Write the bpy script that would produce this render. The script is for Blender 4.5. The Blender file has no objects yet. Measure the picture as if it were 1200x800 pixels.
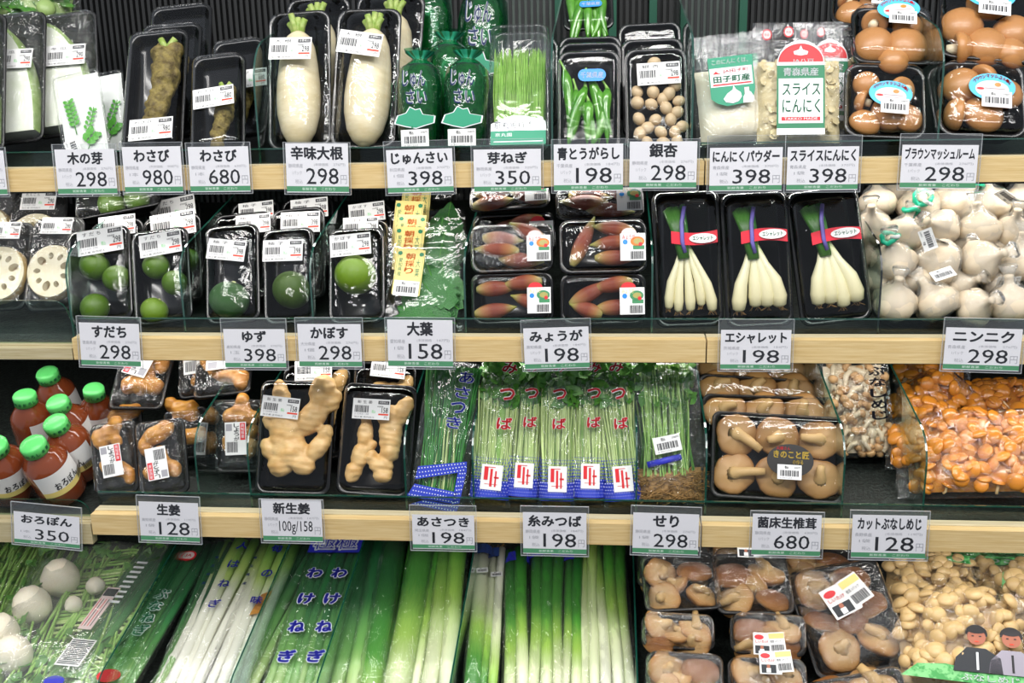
import bpy, math, random
from mathutils import Vector, Matrix, noise
random.seed(7)
SC = bpy.context.scene
COL = SC.collection
# ------------------------------------------------------------------ camera
F = 1230.0
EYE = Vector((0.11, 0.0, 1.50))
def _basis(yaw, pitch, roll):
    y, p, r = (math.radians(a) for a in (yaw, pitch, roll))
    f = Vector((-math.sin(y) * math.cos(p), math.cos(y) * math.cos(p), -math.sin(p)))
    R = Vector((math.cos(y), math.sin(y), 0)); U = R.cross(f)
    return f, R * math.cos(r) + U * math.sin(r), -R * math.sin(r) + U * math.cos(r)
FW, RT, UP = _basis(5.3, 15.0, -1.2)
cam = bpy.data.cameras.new('camera'); co = bpy.data.objects.new('camera', cam); COL.objects.link(co)
cam.sensor_width = 36.0; cam.lens = F / 1200 * 36; cam.clip_start = 0.01
co.matrix_world = Matrix(((RT.x, UP.x, -FW.x, EYE.x), (RT.y, UP.y, -FW.y, EYE.y), (RT.z, UP.z, -FW.z, EYE.z), (0, 0, 0, 1)))
SC.camera = co
# ------------------------------------------------------------------ world, lights, exposure
SC.view_settings.view_transform = 'Standard'; SC.view_settings.look = 'None'
SC.view_settings.gamma = 1; SC.view_settings.use_curve_mapping = False
SC.view_settings.exposure = -0.2
SC.cycles.transparent_max_bounces = 24; SC.cycles.max_bounces = 6; SC.cycles.caustics_reflective = False; SC.cycles.caustics_refractive = False
wd = bpy.data.worlds.new('store_ambient'); SC.world = wd; wd.use_nodes = True
wd.node_tree.nodes['Background'].inputs[0].default_value = (0.80, 0.88, 1.0, 1)
wd.node_tree.nodes['Background'].inputs[1].default_value = 0.50
def area(name, loc, rot, sx, sy, power, col=(1, 0.98, 0.95)):
    l = bpy.data.lights.new(name, 'AREA'); l.shape = 'RECTANGLE'; l.size = sx; l.size_y = sy; l.energy = power; l.color = col
    o = bpy.data.objects.new(name, l); COL.objects.link(o); o.location = loc; o.rotation_euler = rot
    return o
area('ceiling_lamp', (-0.6, -0.6, 2.9), (math.radians(38), 0, 0), 1.2, 0.25, 26)
area('ceiling_lamp', (1.0, -0.6, 2.9), (math.radians(38), 0, 0), 1.2, 0.25, 26)
area('canopy_lamp', (0, 0.72, 2.35), (math.radians(24), 0, 0), 2.2, 0.07, 17)
for yy_ in (-.25, .35):  # extra narrow tubes at ceiling height, added for glints on the film
    area('glint_tube', (0.2, yy_, 2.85), (math.radians(22), 0, 0), 2.6, 0.04, 6)
for xx_ in (-1.1, 1.2):  # crosswise pair of tubes, likewise added for film glints
    area('glint_tube', (xx_, -.4, 2.8), (math.radians(25), 0, math.radians(90)), 1.6, 0.04, 4)
# tubes under the decks are placed with the decks below
RAD = math.radians
# ------------------------------------------------------------------ pixels to points
def ray(px, py): return FW + RT * ((px - 600) / F) - UP * ((py - 400) / F)
def at(px, py, Y):
    d = ray(px, py); return EYE + d * ((Y - EYE.y) / d.y)
def hit(px, py, P, N):
    d = ray(px, py); return EYE + d * ((P - EYE).dot(N) / d.dot(N))
def depth(P): return (P - EYE).dot(FW)
TILT = RAD(12); TT = math.tan(TILT)
RAILY = [1.235, 1.19, 1.15, 1.08]; RAILZ = [1.356, 1.155, 0.940, 0.655]; RH = 0.027
def deckz(k, y): return RAILZ[k] + RH - 0.015 + (y - RAILY[k]) * TT
def xat(px, y, z):
    lo, hi = -2.0, 2.0
    for _ in range(40):
        m = (lo + hi) / 2; P = Vector((m, y, z)) - EYE
        if 600 + F * P.dot(RT) / P.dot(FW) < px: lo = m
        else: hi = m
    return m
DN = Vector((0, -math.sin(TILT), math.cos(TILT)))
def deckpt(k, px, py, lift=0.0):
    P = Vector((0, RAILY[k], RAILZ[k] + RH - 0.015)) + DN * lift
    return hit(px, py, P, DN)
def frame(xb, xt, yt, k, dy, lean, wpx, yb=None, yaw=0, d=.02):
    """upright pack: bottom centre on deck k, dy behind the rail (or seen at pixel row yb), top centre seen at (xt, yt)"""
    if yb is None: dy = .047 + max(-.004, dy - .03) * 1.45
    L = RAD(lean); Y0 = RAILY[k] + dy
    if yb is None:
        z = deckz(k, Y0) + d * (math.sin(L) + math.cos(L) * TT) + .0008; B = Vector((xat(xb, Y0, z), Y0, z))
    else: B = at(xb, yb, Y0)
    N = Vector((math.sin(RAD(yaw)) * math.cos(L), -math.cos(RAD(yaw)) * math.cos(L), math.sin(L)))
    T = hit(xt, yt, B, N); h = (T - B).length; Y = (T - B) / h; X = Y.cross(N).normalized()
    M = Matrix(((X.x, Y.x, N.x, B.x), (X.y, Y.y, N.y, B.y), (X.z, Y.z, N.z, B.z), (0, 0, 0, 1)))
    return M, wpx / F * depth((B + T) / 2), h
def frame2(B, T, N):
    h = (T - B).length; Y = (T - B) / h; X = Y.cross(N).normalized(); Z = X.cross(Y)
    return Matrix(((X.x, Y.x, Z.x, B.x), (X.y, Y.y, Z.y, B.y), (X.z, Y.z, Z.z, B.z), (0, 0, 0, 1))), h
# ------------------------------------------------------------------ materials
def lin(h):
    h = h.lstrip('#'); r = []
    for i in (0, 2, 4):
        c = int(h[i:i + 2], 16) / 255; r.append(c / 12.92 if c < 0.04045 else ((c + 0.055) / 1.055) ** 2.4)
    return (*r, 1)
MATS = {}
def nt(name):
    m = bpy.data.materials.new(name); m.use_nodes = True; t = m.node_tree; b = t.nodes['Principled BSDF']; MATS[name] = m
    return m, t, b
def noise_node(t, scale, detail=3, rough=0.6, sx=1, sy=1, sz=1, dist=0):
    tc = t.nodes.new('ShaderNodeTexCoord'); mp = t.nodes.new('ShaderNodeMapping'); mp.inputs['Scale'].default_value = (sx, sy, sz)
    n = t.nodes.new('ShaderNodeTexNoise'); n.inputs['Scale'].default_value = scale; n.inputs['Detail'].default_value = detail; n.inputs['Roughness'].default_value = rough; n.inputs['Distortion'].default_value = dist
    t.links.new(tc.outputs['Object'], mp.inputs[0]); t.links.new(mp.outputs[0], n.inputs['Vector']); return n
def mat(name, c1, c2=None, rough=0.5, scale=60, bump=0.0, sxyz=(1, 1, 1), spec=0.5, sss=0, lo=0.35, hi=0.65, bscale=None, coat=0, bdist=0.002, emis=0):
    m, t, b = nt(name)
    b.inputs['Base Color'].default_value = lin(c1); b.inputs['Roughness'].default_value = rough; b.inputs['Specular IOR Level'].default_value = spec
    if coat: b.inputs['Coat Weight'].default_value = coat; b.inputs['Coat Roughness'].default_value = 0.08
    if sss: b.inputs['Subsurface Weight'].default_value = sss; b.inputs['Subsurface Radius'].default_value = (0.006, 0.004, 0.002); b.inputs['Subsurface Scale'].default_value = 0.6
    if c2:
        n = noise_node(t, scale, 4, 0.6, *sxyz); r = t.nodes.new('ShaderNodeValToRGB')
        r.color_ramp.elements[0].position = lo; r.color_ramp.elements[0].color = lin(c1); r.color_ramp.elements[1].position = hi; r.color_ramp.elements[1].color = lin(c2)
        t.links.new(n.outputs[0], r.inputs[0]); t.links.new(r.outputs[0], b.inputs['Base Color'])
    if bump:
        n = noise_node(t, bscale or scale, 3, 0.6, *sxyz); bp = t.nodes.new('ShaderNodeBump'); bp.inputs['Strength'].default_value = bump; bp.inputs['Distance'].default_value = bdist
        t.links.new(n.outputs[0], bp.inputs['Height']); t.links.new(bp.outputs[0], b.inputs['Normal'])
    return m
def gmat(name, stops, rough=0.4, nscale=80, namt=0.15, sxyz=(1, 1, 1), bump=0.2, sss=0, coat=0, spec=0.5):
    """colour that runs along the 'grad' attribute of the piece, broken up by noise"""
    m, t, b = nt(name); b.inputs['Roughness'].default_value = rough; b.inputs['Specular IOR Level'].default_value = spec
    if coat: b.inputs['Coat Weight'].default_value = coat; b.inputs['Coat Roughness'].default_value = 0.1
    if sss: b.inputs['Subsurface Weight'].default_value = sss; b.inputs['Subsurface Radius'].default_value = (0.006, 0.005, 0.002); b.inputs['Subsurface Scale'].default_value = 0.6
    a = t.nodes.new('ShaderNodeAttribute'); a.attribute_name = 'grad'
    n = noise_node(t, nscale, 4, 0.6, *sxyz)
    ma = t.nodes.new('ShaderNodeMath'); ma.operation = 'MULTIPLY_ADD'; ma.inputs[1].default_value = namt * 2
    mb = t.nodes.new('ShaderNodeMath'); mb.operation = 'ADD'; mb.inputs[1].default_value = -namt
    t.links.new(n.outputs[0], ma.inputs[0]); t.links.new(a.outputs['Fac'], ma.inputs[2]); t.links.new(ma.outputs[0], mb.inputs[0])
    r = t.nodes.new('ShaderNodeValToRGB'); e = r.color_ramp.elements
    e[0].position, e[0].color = stops[0][0], lin(stops[0][1]); e[1].position, e[1].color = stops[-1][0], lin(stops[-1][1])
    for p, c in stops[1:-1]:
        x = e.new(p); x.color = lin(c)
    t.links.new(mb.outputs[0], r.inputs[0]); t.links.new(r.outputs[0], b.inputs['Base Color'])
    if bump:
        bp = t.nodes.new('ShaderNodeBump'); bp.inputs['Strength'].default_value = bump; bp.inputs['Distance'].default_value = 0.002
        t.links.new(n.outputs[0], bp.inputs['Height']); t.links.new(bp.outputs[0], b.inputs['Normal'])
    return m
def clear(name, tint='#ffffff', rough=0.06, base=0.03, gain=1.0, bscale=25, bump=0.3, sxyz=(1, 1, 1), milky=0.0, mcol='#e8ecec', gcol='#ffffff', dist=0.0, bd=.006):
    """thin clear plastic or glass sheet: see-through, with a glossy coat that fresnel drives"""
    m = bpy.data.materials.new(name); m.use_nodes = True; t = m.node_tree; MATS[name] = m
    for n in list(t.nodes):
        if n.type != 'OUTPUT_MATERIAL': t.nodes.remove(n)
    out = [n for n in t.nodes if n.type == 'OUTPUT_MATERIAL'][0]
    tr = t.nodes.new('ShaderNodeBsdfTransparent'); tr.inputs[0].default_value = lin(tint)
    gl = t.nodes.new('ShaderNodeBsdfGlossy'); gl.inputs['Roughness'].default_value = rough; gl.inputs['Color'].default_value = lin(gcol)
    fr = t.nodes.new('ShaderNodeLayerWeight'); fr.inputs[0].default_value = 0.5; pw = t.nodes.new('ShaderNodeMath'); pw.operation = 'POWER'; pw.inputs[1].default_value = 4.0
    t.links.new(fr.outputs['Facing'], pw.inputs[0])
    ma = t.nodes.new('ShaderNodeMath'); ma.operation = 'MULTIPLY_ADD'; ma.inputs[1].default_value = gain; ma.inputs[2].default_value = base; ma.use_clamp = True
    mx = t.nodes.new('ShaderNodeMixShader')
    if bump:
        n = noise_node(t, bscale, 3, 0.55, *sxyz, dist=dist); bp = t.nodes.new('ShaderNodeBump'); bp.inputs['Strength'].default_value = bump; bp.inputs['Distance'].default_value = bd
        t.links.new(n.outputs[0], bp.inputs['Height']); t.links.new(bp.outputs[0], gl.inputs['Normal'])
    t.links.new(pw.outputs[0], ma.inputs[0]); t.links.new(ma.outputs[0], mx.inputs[0]); 
    src = tr
    if milky:
        df = t.nodes.new('ShaderNodeBsdfDiffuse'); df.inputs[0].default_value = lin(mcol); m2 = t.nodes.new('ShaderNodeMixShader'); m2.inputs[0].default_value = milky
        t.links.new(tr.outputs[0], m2.inputs[1]); t.links.new(df.outputs[0], m2.inputs[2]); src = m2
    t.links.new(src.outputs[0], mx.inputs[1]); t.links.new(gl.outputs[0], mx.inputs[2]); t.links.new(mx.outputs[0], out.inputs[0])
    return m
def M_(n): return MATS[n]
mat('pine', '#d8bf8c', '#c8a970', 0.55, 14, 0.15, (1.2, 30, 30)); mat('pine_ledge', '#cfc4a4', '#bfb18c', 0.5, 14, 0.1, (1.2, 20, 20))
mat('grey_pine', '#b9ad8c', '#a4956c', 0.6, 14, 0.15, (1.2, 30, 30))
mat('mat_rubber', '#171a18', '#2c332f', 0.45, 260, 0.6, spec=0.5, lo=0.45, hi=0.6)
mat('wall_black', '#17191a', rough=.6); mat('steel_dark', '#1c201f', rough=0.5); mat('fluted_panel', '#5f6c66', '#4f5a55', 0.5, 10); mat('green_trim', '#17503c', rough=0.4)
mat('paper', '#dfdce0', rough=0.6, spec=0.3); mat('ink', '#23232b', rough=0.7, spec=0.1); mat('grey_ink', '#a3a2a8', rough=0.7, spec=0.1)
mat('band_green', '#3f8a5a', rough=0.6); mat('white_ink', '#cfe4d4', rough=0.7); mat('label_white', '#e6e6e4', rough=0.5, spec=0.3)
mat('red_ink', '#e2442c', rough=0.6); mat('red_print', '#d4202a', rough=0.5); mat('black_tray', '#0b0b0c', rough=0.24, spec=0.5, coat=0.3); mat('foam_tray', '#101011', '#19191a', 0.33, 300, 0.15)
mat('white_tray', '#d8dcd8', rough=0.4); mat('blue_print', '#2a2fb0', rough=0.5); mat('navy_print', '#2a3f7a', rough=0.5); mat('white_print', '#e4e8ea', rough=0.5); mat('sky_label', '#4fb8e0', rough=0.5)
mat('pink_label', '#dfc8c6', rough=0.5); mat('yellow_label', '#e3cf7c', rough=0.5); mat('orange_print', '#e2792a', rough=0.5); mat('green_print', '#15764e', rough=0.5); mat('teal_print', '#1f8f6c', rough=0.5)
mat('blue_sticker', '#1c86d8', rough=0.4); mat('black_label', '#14100e', rough=0.4); mat('gold_ink', '#d8b83c', rough=0.4); mat('cap_green', '#5fcf6c', rough=0.35, spec=0.5); mat('purple_tape', '#7468b4', rough=0.4)
mat('photo_skin', '#a8644c', rough=0.6); mat('photo_hair', '#1c1a1e', rough=0.6); mat('photo_coat', '#9a94a0', rough=0.6); mat('photo_dark', '#22262c', rough=0.6); mat('cardinal_band', '#d92338', rough=0.35)
mat('pale_rice', '#d9d2b4', '#e6e0c8', 0.7, 150); mat('grey_paper', '#8e8c94', rough=0.6); mat('leaf_print', '#3c9a4a', '#7cc47c', 0.5, 90, lo=0.45, hi=0.55)
mat('citrus_dark', '#2a4208', '#436210', 0.36, 90, 0.35, coat=0.1, bscale=500); mat('citrus_light', '#547a08', '#74921c', 0.36, 60, 0.3, coat=0.1, bscale=500); mat('sudachi_green', '#385a08', '#587a10', 0.36, 60, 0.25, coat=0.1, bscale=500)
mat('yuzu_green', '#1d4a1c', '#3c6a2a', 0.35, 70, 0.6, coat=0.3, bscale=420)
mat('stem_cut', '#a8b070', rough=0.7); mat('daikon_skin', '#dcd2b4', '#cdbf98', 0.42, 30, 0.25, (1, 3, 1), sss=0.15, bscale=60); mat('radish_leaf', '#7c9a34', '#aab86c', 0.5, 140)
mat('wasabi_skin', '#8a7a3c', '#54451e', 0.7, 120, 0.9, bscale=130, bdist=0.005); mat('chili_green', '#37761a', '#569428', 0.22, 50, 0.15, coat=0.4)
mat('nut_shell', '#cdb794', '#b89e78', 0.5, 70, 0.1); mat('garlic_skin', '#dccfb8', '#cdb99a', 0.5, 30, 0.3, (6, 6, 1.2), sss=0.1); mat('tie_green', '#1fae86', rough=0.3)
mat('ginger_skin', '#d9b77e', '#c79c5c', 0.45, 60, 0.25, (1, 2.2, 1), sss=0.1); mat('ginger_orange', '#cf943c', '#ac7028', 0.4, 70, 0.35, (1, 2, 1), sss=0.1, coat=0.2); mat('ginger_pink', '#d88f88', rough=0.4)
mat('lotus_flesh', '#ddd3b0', '#e6dfc4', 0.45, 60, 0.15); mat('lotus_skin', '#b99c66', '#c9b07c', 0.5, 60, 0.2); mat('lotus_hole', '#b9a27c', rough=0.6)
mat('melon_flesh', '#dbe2cc', '#e8ecdf', 0.5, 50, 0.15); mat('melon_rind', '#7d9a52', '#9db472', 0.4, 80); mat('shiso', '#1a5a1c', '#2c7428', 0.4, 40, 0.5)
mat('kinome', '#4a9a2c', rough=0.4); mat('garlic_powder', '#f4efdc', '#e9e0c6', 0.8, 30, 0.5); mat('garlic_slice', '#cdbc8c', '#e0d3ab', 0.7, 200, 0.5)
mat('sauce', '#7a3a1e', rough=0.15, spec=0.5, coat=0.5); mat('root_brown', '#a8834c', '#7d5c30', 0.7, 200); mat('mitsuba_stem', '#b4cf7c', '#cfe0a0', 0.35, 60, sxyz=(8, 1, 1)); mat('mitsuba_leaf', '#357020', '#5c9438', 0.4, 90)
mat('onion_green', '#2c6018', '#4a842c', 0.35, 50); mat('chive', '#2e7a34', '#4c9a44', 0.35, 50); mat('seri_stem', '#7fb04c', '#a6cc74', 0.35, 60); mat('turnip', '#f0eadb', '#e0d6ba', 0.45, 30, 0.1, sss=0.1); mat('dot_blue', '#2c3fb8', rough=0.45)
mat('menegi', '#7eb83c', '#a0cc62', 0.4, 100); mat('brown_cap', '#c08a52', '#a8713c', 0.35, 60, 0.1, sss=0.1, coat=0.15); mat('junsai_green', '#24582c', '#3f7a3c', 0.25, 120, coat=0.4)
mat('shimeji_stem', '#e2d6bc', '#d2bf98', 0.4, 90, 0.1); mat('shimeji_cap', '#b98f5c', '#cfa878', 0.35, 100, 0.1); mat('nameko', '#dc9430', '#cc7420', 0.25, 110, 0.1, coat=0.5); mat('nameko_stem', '#ecc890', rough=0.35, coat=0.3); mat('nametake', '#c9a468', '#d9bc88', 0.35, 60, 0.1, coat=0.2)
gmat('shiitake', [(0.0, '#683e1e'), (0.22, '#7c5230'), (0.40, '#946a3c'), (0.7, '#a8804c'), (1.0, '#b8945e')], 0.45, 60, 0.12, bump=0.15)
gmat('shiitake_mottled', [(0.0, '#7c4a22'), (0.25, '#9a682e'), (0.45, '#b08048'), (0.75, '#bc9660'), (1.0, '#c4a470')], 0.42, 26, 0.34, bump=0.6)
mat('shiitake_stem', '#c8a870', '#b08c58', 0.5, 80, 0.2)
gmat('myoga', [(0.0, '#a8a058'), (0.22, '#a0683c'), (0.45, '#7c3424'), (0.72, '#8c4a30'), (0.88, '#9c9048'), (1.0, '#8c9438')], 0.4, 70, 0.14, (6, 1, 6), bump=0.5, coat=0.15)
gmat('leek', [(0.0, '#e6e6d6'), (0.3, '#d9e3b4'), (0.45, '#9cc456'), (0.62, '#4f9a3a'), (1.0, '#22662f')], 0.32, 30, 0.08, (40, 1, 40), bump=0.15, coat=0.15)
gmat('leek_white', [(0.0, '#eeeee2'), (0.6, '#e6e8d4'), (0.78, '#b6d070'), (1.0, '#6fae3a')], 0.32, 30, 0.06, (40, 1, 40), bump=0.1, coat=0.15)
gmat('leek_dark', [(0.0, '#a9c47c'), (0.25, '#6fa456'), (0.6, '#356f40'), (1.0, '#1f5a36')], 0.35, 30, 0.1, (40, 1, 40), bump=0.15, coat=0.1)
gmat('eshallot', [(0.0, '#dfd6a8'), (0.55, '#e4e0bc'), (0.7, '#a9bf70'), (0.78, '#3f8a34'), (1.0, '#2c6e2c')], 0.3, 40, 0.05, (8, 1, 8), bump=0.15, coat=0.25)
clear('film', base=0.06, gain=1.3, rough=0.09, bscale=22, bump=0.5, dist=0.6)
clear('film_flat', base=0.035, gain=1.4, rough=0.09, bscale=26, bump=0.5, dist=.5)
clear('lid_clear', base=0.032, gain=1.6, rough=0.08, bscale=20, bump=0.22, dist=.3)
clear('film_crinkle', base=0.065, gain=1.8, rough=0.08, bscale=38, bump=1.0, dist=1.6, bd=.011, milky=0.015)
clear('film_sleeve', base=0.10, gain=1.2, rough=0.08, bscale=34, bump=1.0, sxyz=(2.2, 0.7, 1), dist=1.6, bd=.013, milky=0.015)
clear('bag_green', tint='#8fcfae', base=0.05, gain=1.6, rough=0.1, bscale=40, bump=0.8, milky=0.08, mcol='#136b48')
clear('bag_milky', base=0.05, gain=1.4, rough=0.15, bscale=40, bump=0.7, milky=0.30, mcol='#dfe4e4', dist=0.8)
clear('bag_hazy', base=0.06, gain=1.4, rough=0.15, bscale=30, bump=0.9, milky=0.10, mcol='#d4dcd0', dist=1.0)
clear('net', base=0.04, gain=1.2, rough=0.2, bscale=60, bump=0.8, milky=0.10)
clear('holder', tint='#fbfcfc', base=0.02, gain=0.5, rough=0.08, bump=0, milky=0.04, mcol='#c4c8d0'); clear('holder_edge', base=0.05, gain=0.6, bump=0, milky=.35, mcol='#d4d8dc')
clear('glass', tint='#e6f1ed', base=0.02, gain=1.0, rough=0.03, bump=0)
clear('glass_edge', tint='#2f7a68', base=0.12, gain=1.0, rough=0.1, bump=0, milky=0.5, mcol='#1c5c4c')
clear('black_edge', tint='#1c2a28', base=0.1, gain=1.0, rough=0.1, bump=0, milky=0.7, mcol='#101614')
# ------------------------------------------------------------------ mesh toolbox
class MB:
    def __init__(s): s.v = []; s.f = []; s.m = []; s.s = []; s.g = []; s.M = None; s.mats = []
    def mi(s, name):
        if name not in s.mats: s.mats.append(name)
        return s.mats.index(name)
    def add(s, vs, fs, mt, smooth=True, g=None):
        o = len(s.v)
        if s.M is not None: vs = [s.M @ Vector(p) for p in vs]
        s.v += [tuple(p) for p in vs]; s.g += g if g is not None else [0.0] * len(vs)
        k = s.mi(mt)
        for f in fs: s.f.append(tuple(i + o for i in f)); s.m.append(k); s.s.append(smooth)
    def loft(s, rings, mt, cap0=True, cap1=True, smooth=True, g=None, closed=True):
        n = len(rings[0]); vs = [p for r in rings for p in r]; fs = []
        for i in range(len(rings) - 1):
            for j in range(n if closed else n - 1):
                a = i * n + j; b = i * n + (j + 1) % n; fs.append((a, b, b + n, a + n))
        if cap0: fs.append(tuple(range(n))[::-1])
        if cap1: fs.append(tuple(range((len(rings) - 1) * n, len(rings) * n)))
        gg = None
        if g: gg = [g[i] for i in range(len(rings)) for _ in range(n)]
        s.add(vs, fs, mt, smooth, gg)
    def tube(s, pts, rad, mt, n=8, g=None, flat=1.0, cap=True):
        pts = [Vector(p) for p in pts]; rings = []; ref = Vector((0.13, 0.2, 1)).normalized(); N = len(pts)
        for i, p in enumerate(pts):
            d = (pts[min(i + 1, N - 1)] - pts[max(i - 1, 0)]).normalized()
            a = d.cross(ref); a = a.normalized() if a.length > 1e-4 else Vector((1, 0, 0)); b = a.cross(d)
            r = rad[i] if isinstance(rad, (list, tuple)) else rad
            rings.append([p + a * (math.cos(2 * math.pi * j / n) * r) + b * (math.sin(2 * math.pi * j / n) * r * flat) for j in range(n)])
        s.loft(rings, mt, cap, cap, g=g or [i / max(1, N - 1) for i in range(N)])
    def lathe(s, prof, mt, n=20, g=None, fn=None, axis='y'):
        rings = []
        for i, (r, z) in enumerate(prof):
            ring = []
            for j in range(n):
                a = -2 * math.pi * j / n; rr = max(r, 1e-5) * (fn(a, i / (len(prof) - 1)) if fn else 1)
                ring.append((rr * math.cos(a), z, rr * math.sin(a)) if axis == 'y' else (rr * math.cos(-a), rr * math.sin(-a), z))
            rings.append(ring)
        s.loft(rings, mt, True, True, g=g or [i / (len(prof) - 1) for i in range(len(prof))])
    def box(s, x0, y0, z0, x1, y1, z1, mt):
        s.add([(x0, y0, z0), (x1, y0, z0), (x1, y1, z0), (x0, y1, z0), (x0, y0, z1), (x1, y0, z1), (x1, y1, z1), (x0, y1, z1)],
              [(3, 2, 1, 0), (4, 5, 6, 7), (0, 1, 5, 4), (1, 2, 6, 5), (2, 3, 7, 6), (3, 0, 4, 7)], mt, False)
    def quad(s, x0, y0, x1, y1, z, mt): s.add([(x0, y0, z), (x1, y0, z), (x1, y1, z), (x0, y1, z)], [(0, 1, 2, 3)], mt, False)
    def poly(s, pts, z, mt): s.add([(x, y, z) for x, y in pts], [tuple(range(len(pts)))], mt, False)
    def slab(s, pts, z0, z1, mt):
        n = len(pts); s.add([(x, y, z0) for x, y in pts] + [(x, y, z1) for x, y in pts], [tuple(range(n, 2 * n)), tuple(range(n))[::-1]] + [(i, (i + 1) % n, n + (i + 1) % n, n + i) for i in range(n)], mt, False)
    def ell(s, cx, cy, rx, ry, z, mt, n=24, a0=0, a1=360):
        s.poly([(cx + rx * math.cos(RAD(a0 + (a1 - a0) * i / n)), cy + ry * math.sin(RAD(a0 + (a1 - a0) * i / n))) for i in range(n if a1 - a0 == 360 else n + 1)], z, mt)
    def text(s, body, x0, y0, x1, y1, z, mt, bold=0.0, vertical=False):
        """lettering fitted to the box x0..x1, y0..y1"""
        if vertical:
            n = len(body); hh = (y1 - y0) / n
            for i, ch in enumerate(body): s.text(ch, x0, y1 - (i + 0.95) * hh, x1, y1 - (i + 0.05) * hh, z, mt, bold)
            return
        vs, fs, (a, b, c, d) = glyphs(body, 0)
        if not vs: return
        a -= bold; b -= bold; c += bold; d += bold
        fx = (x1 - x0) / max(c - a, 1e-6); fy = (y1 - y0) / max(d - b, 1e-6)
        for dx, dy in ([(0, 0)] if bold < .002 else [(bold * math.cos(q * 1.0472), bold * math.sin(q * 1.0472)) for q in range(6)]):
            s.add([(x0 + (x + dx - a) * fx, y0 + (y + dy - b) * fy, z) for x, y in vs], fs, mt, False)
    def mesh(s, name):
        me = bpy.data.meshes.new(name); me.from_pydata(s.v, [], s.f)
        for n in s.mats: me.materials.append(M_(n))
        me.polygons.foreach_set('material_index', s.m); me.polygons.foreach_set('use_smooth', s.s)
        a = me.attributes.new('grad', 'FLOAT', 'POINT'); a.data.foreach_set('value', s.g)
        me.update(); return me
    def part(s, name, parent=None, M=None):
        return inst(name, s.mesh(name), parent, M)
def inst(name, me, parent=None, M=None):
    o = bpy.data.objects.new(name, me); COL.objects.link(o)
    if parent: o.parent = parent
    if M is not None: o.matrix_local = M
    return o
_G = {}
def glyphs(body, bold):
    k = (body, bold)
    if k not in _G:
        c = bpy.data.curves.new('g', 'FONT'); c.body = body; c.offset = bold; c.resolution_u = 2
        o = bpy.data.objects.new('g', c); COL.objects.link(o); dg = bpy.context.evaluated_depsgraph_get(); dg.update()
        me = bpy.data.meshes.new_from_object(o.evaluated_get(dg))
        vs = [(v.co.x, v.co.y) for v in me.vertices]; fs = [tuple(p.vertices) for p in me.polygons]
        bb = (min(x for x, y in vs), min(y for x, y in vs), max(x for x, y in vs), max(y for x, y in vs)) if vs else (0, 0, 1, 1)
        bpy.data.objects.remove(o); bpy.data.curves.remove(c); bpy.data.meshes.remove(me); _G[k] = (vs, fs, bb)
    return _G[k]
def thing(name, label, cat, M, group=None):
    o = bpy.data.objects.new(name, None); COL.objects.link(o); o.matrix_world = M; o.empty_display_size = 0.02
    o['label'] = label; o['category'] = cat
    if group: o['group'] = group
    return o
def struct(o): o['kind'] = 'structure'; return o
def rrect(w, h, r, z, cx=0, cy=0, k=6):
    r = min(r, w / 2 - 1e-4, h / 2 - 1e-4); out = []
    for (sx, sy, a0) in ((1, 1, 0), (-1, 1, 90), (-1, -1, 180), (1, -1, 270)):
        for i in range(k):
            a = RAD(a0 + 90 * i / (k - 1)); out.append((cx + sx * (w / 2 - r) + r * math.cos(a), cy + sy * (h / 2 - r) + r * math.sin(a), z))
    return out
def T3(x, y, z, rx=0, ry=0, rz=0, s=1.0):
    from mathutils import Euler
    sc = Matrix.Diagonal((s, s, s, 1)) if not isinstance(s, tuple) else Matrix.Diagonal((*s, 1))
    return Matrix.Translation((x, y, z)) @ Euler((RAD(rx), RAD(ry), RAD(rz))).to_matrix().to_4x4() @ sc
rnd = random.uniform
def blob(parts, vox=0.0022, smooth=3):
    """organic lump: ellipsoids run together into one skin"""
    mb = MB()
    import bmesh
    bm = bmesh.new()
    for (c, r, rot) in parts:
        bmesh.ops.create_icosphere(bm, subdivisions=3, radius=1, matrix=T3(*c, *rot, s=tuple(r)))
    me = bpy.data.meshes.new('b'); bm.to_mesh(me); bm.free(); o = bpy.data.objects.new('b', me); COL.objects.link(o)
    md = o.modifiers.new('r', 'REMESH'); md.mode = 'VOXEL'; md.voxel_size = vox
    ms = o.modifiers.new('s', 'SMOOTH'); ms.iterations = smooth; ms.factor = 0.5
    dg = bpy.context.evaluated_depsgraph_get(); dg.update(); e = bpy.data.meshes.new_from_object(o.evaluated_get(dg))
    r = ([v.co + v.normal * (.0016 * noise.noise(v.co * 110) + .0006 * .4 * math.sin(v.co.y * 900 + 6 * noise.noise(v.co * 40))) for v in e.vertices], [tuple(p.vertices) for p in e.polygons])
    bpy.data.objects.remove(o); bpy.data.meshes.remove(me); bpy.data.meshes.remove(e); return r
# ------------------------------------------------------------------ the shelving
wb = MB(); wb.box(-1.6, 1.80, 0.2, 1.6, 1.83, 2.35, 'wall_black')
for pa, pb in ((580, 655), (790, 872)):
    wb.box(xat(pa, 1.79, 1.55), 1.796, 1.3, xat(pb, 1.79, 1.55), 1.8, 2.0, 'fluted_panel')
wall = struct(wb.part('wall_back'))
fl = MB()
for i in range(260):
    x = -1.3 + i * 0.01; fl.box(x, 1.79, 0.3, x + 0.005, 1.80, 2.3, 'wall_black')
o = fl.part('flute', wall); o['kind'] = 'stuff'
for px in (578, 655, 718, 765, 870):
    g = MB(); x = xat(px, 1.78, 1.55); g.box(x - .006, 1.77, 1.30, x + .006, 1.794, 2.0, 'green_trim'); g.part('trim_strip', wall)
fl = MB(); fl.box(-1.6, -2.0, -0.02, 1.6, 1.83, 0.0, 'steel_dark'); struct(fl.part('floor'))
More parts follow.
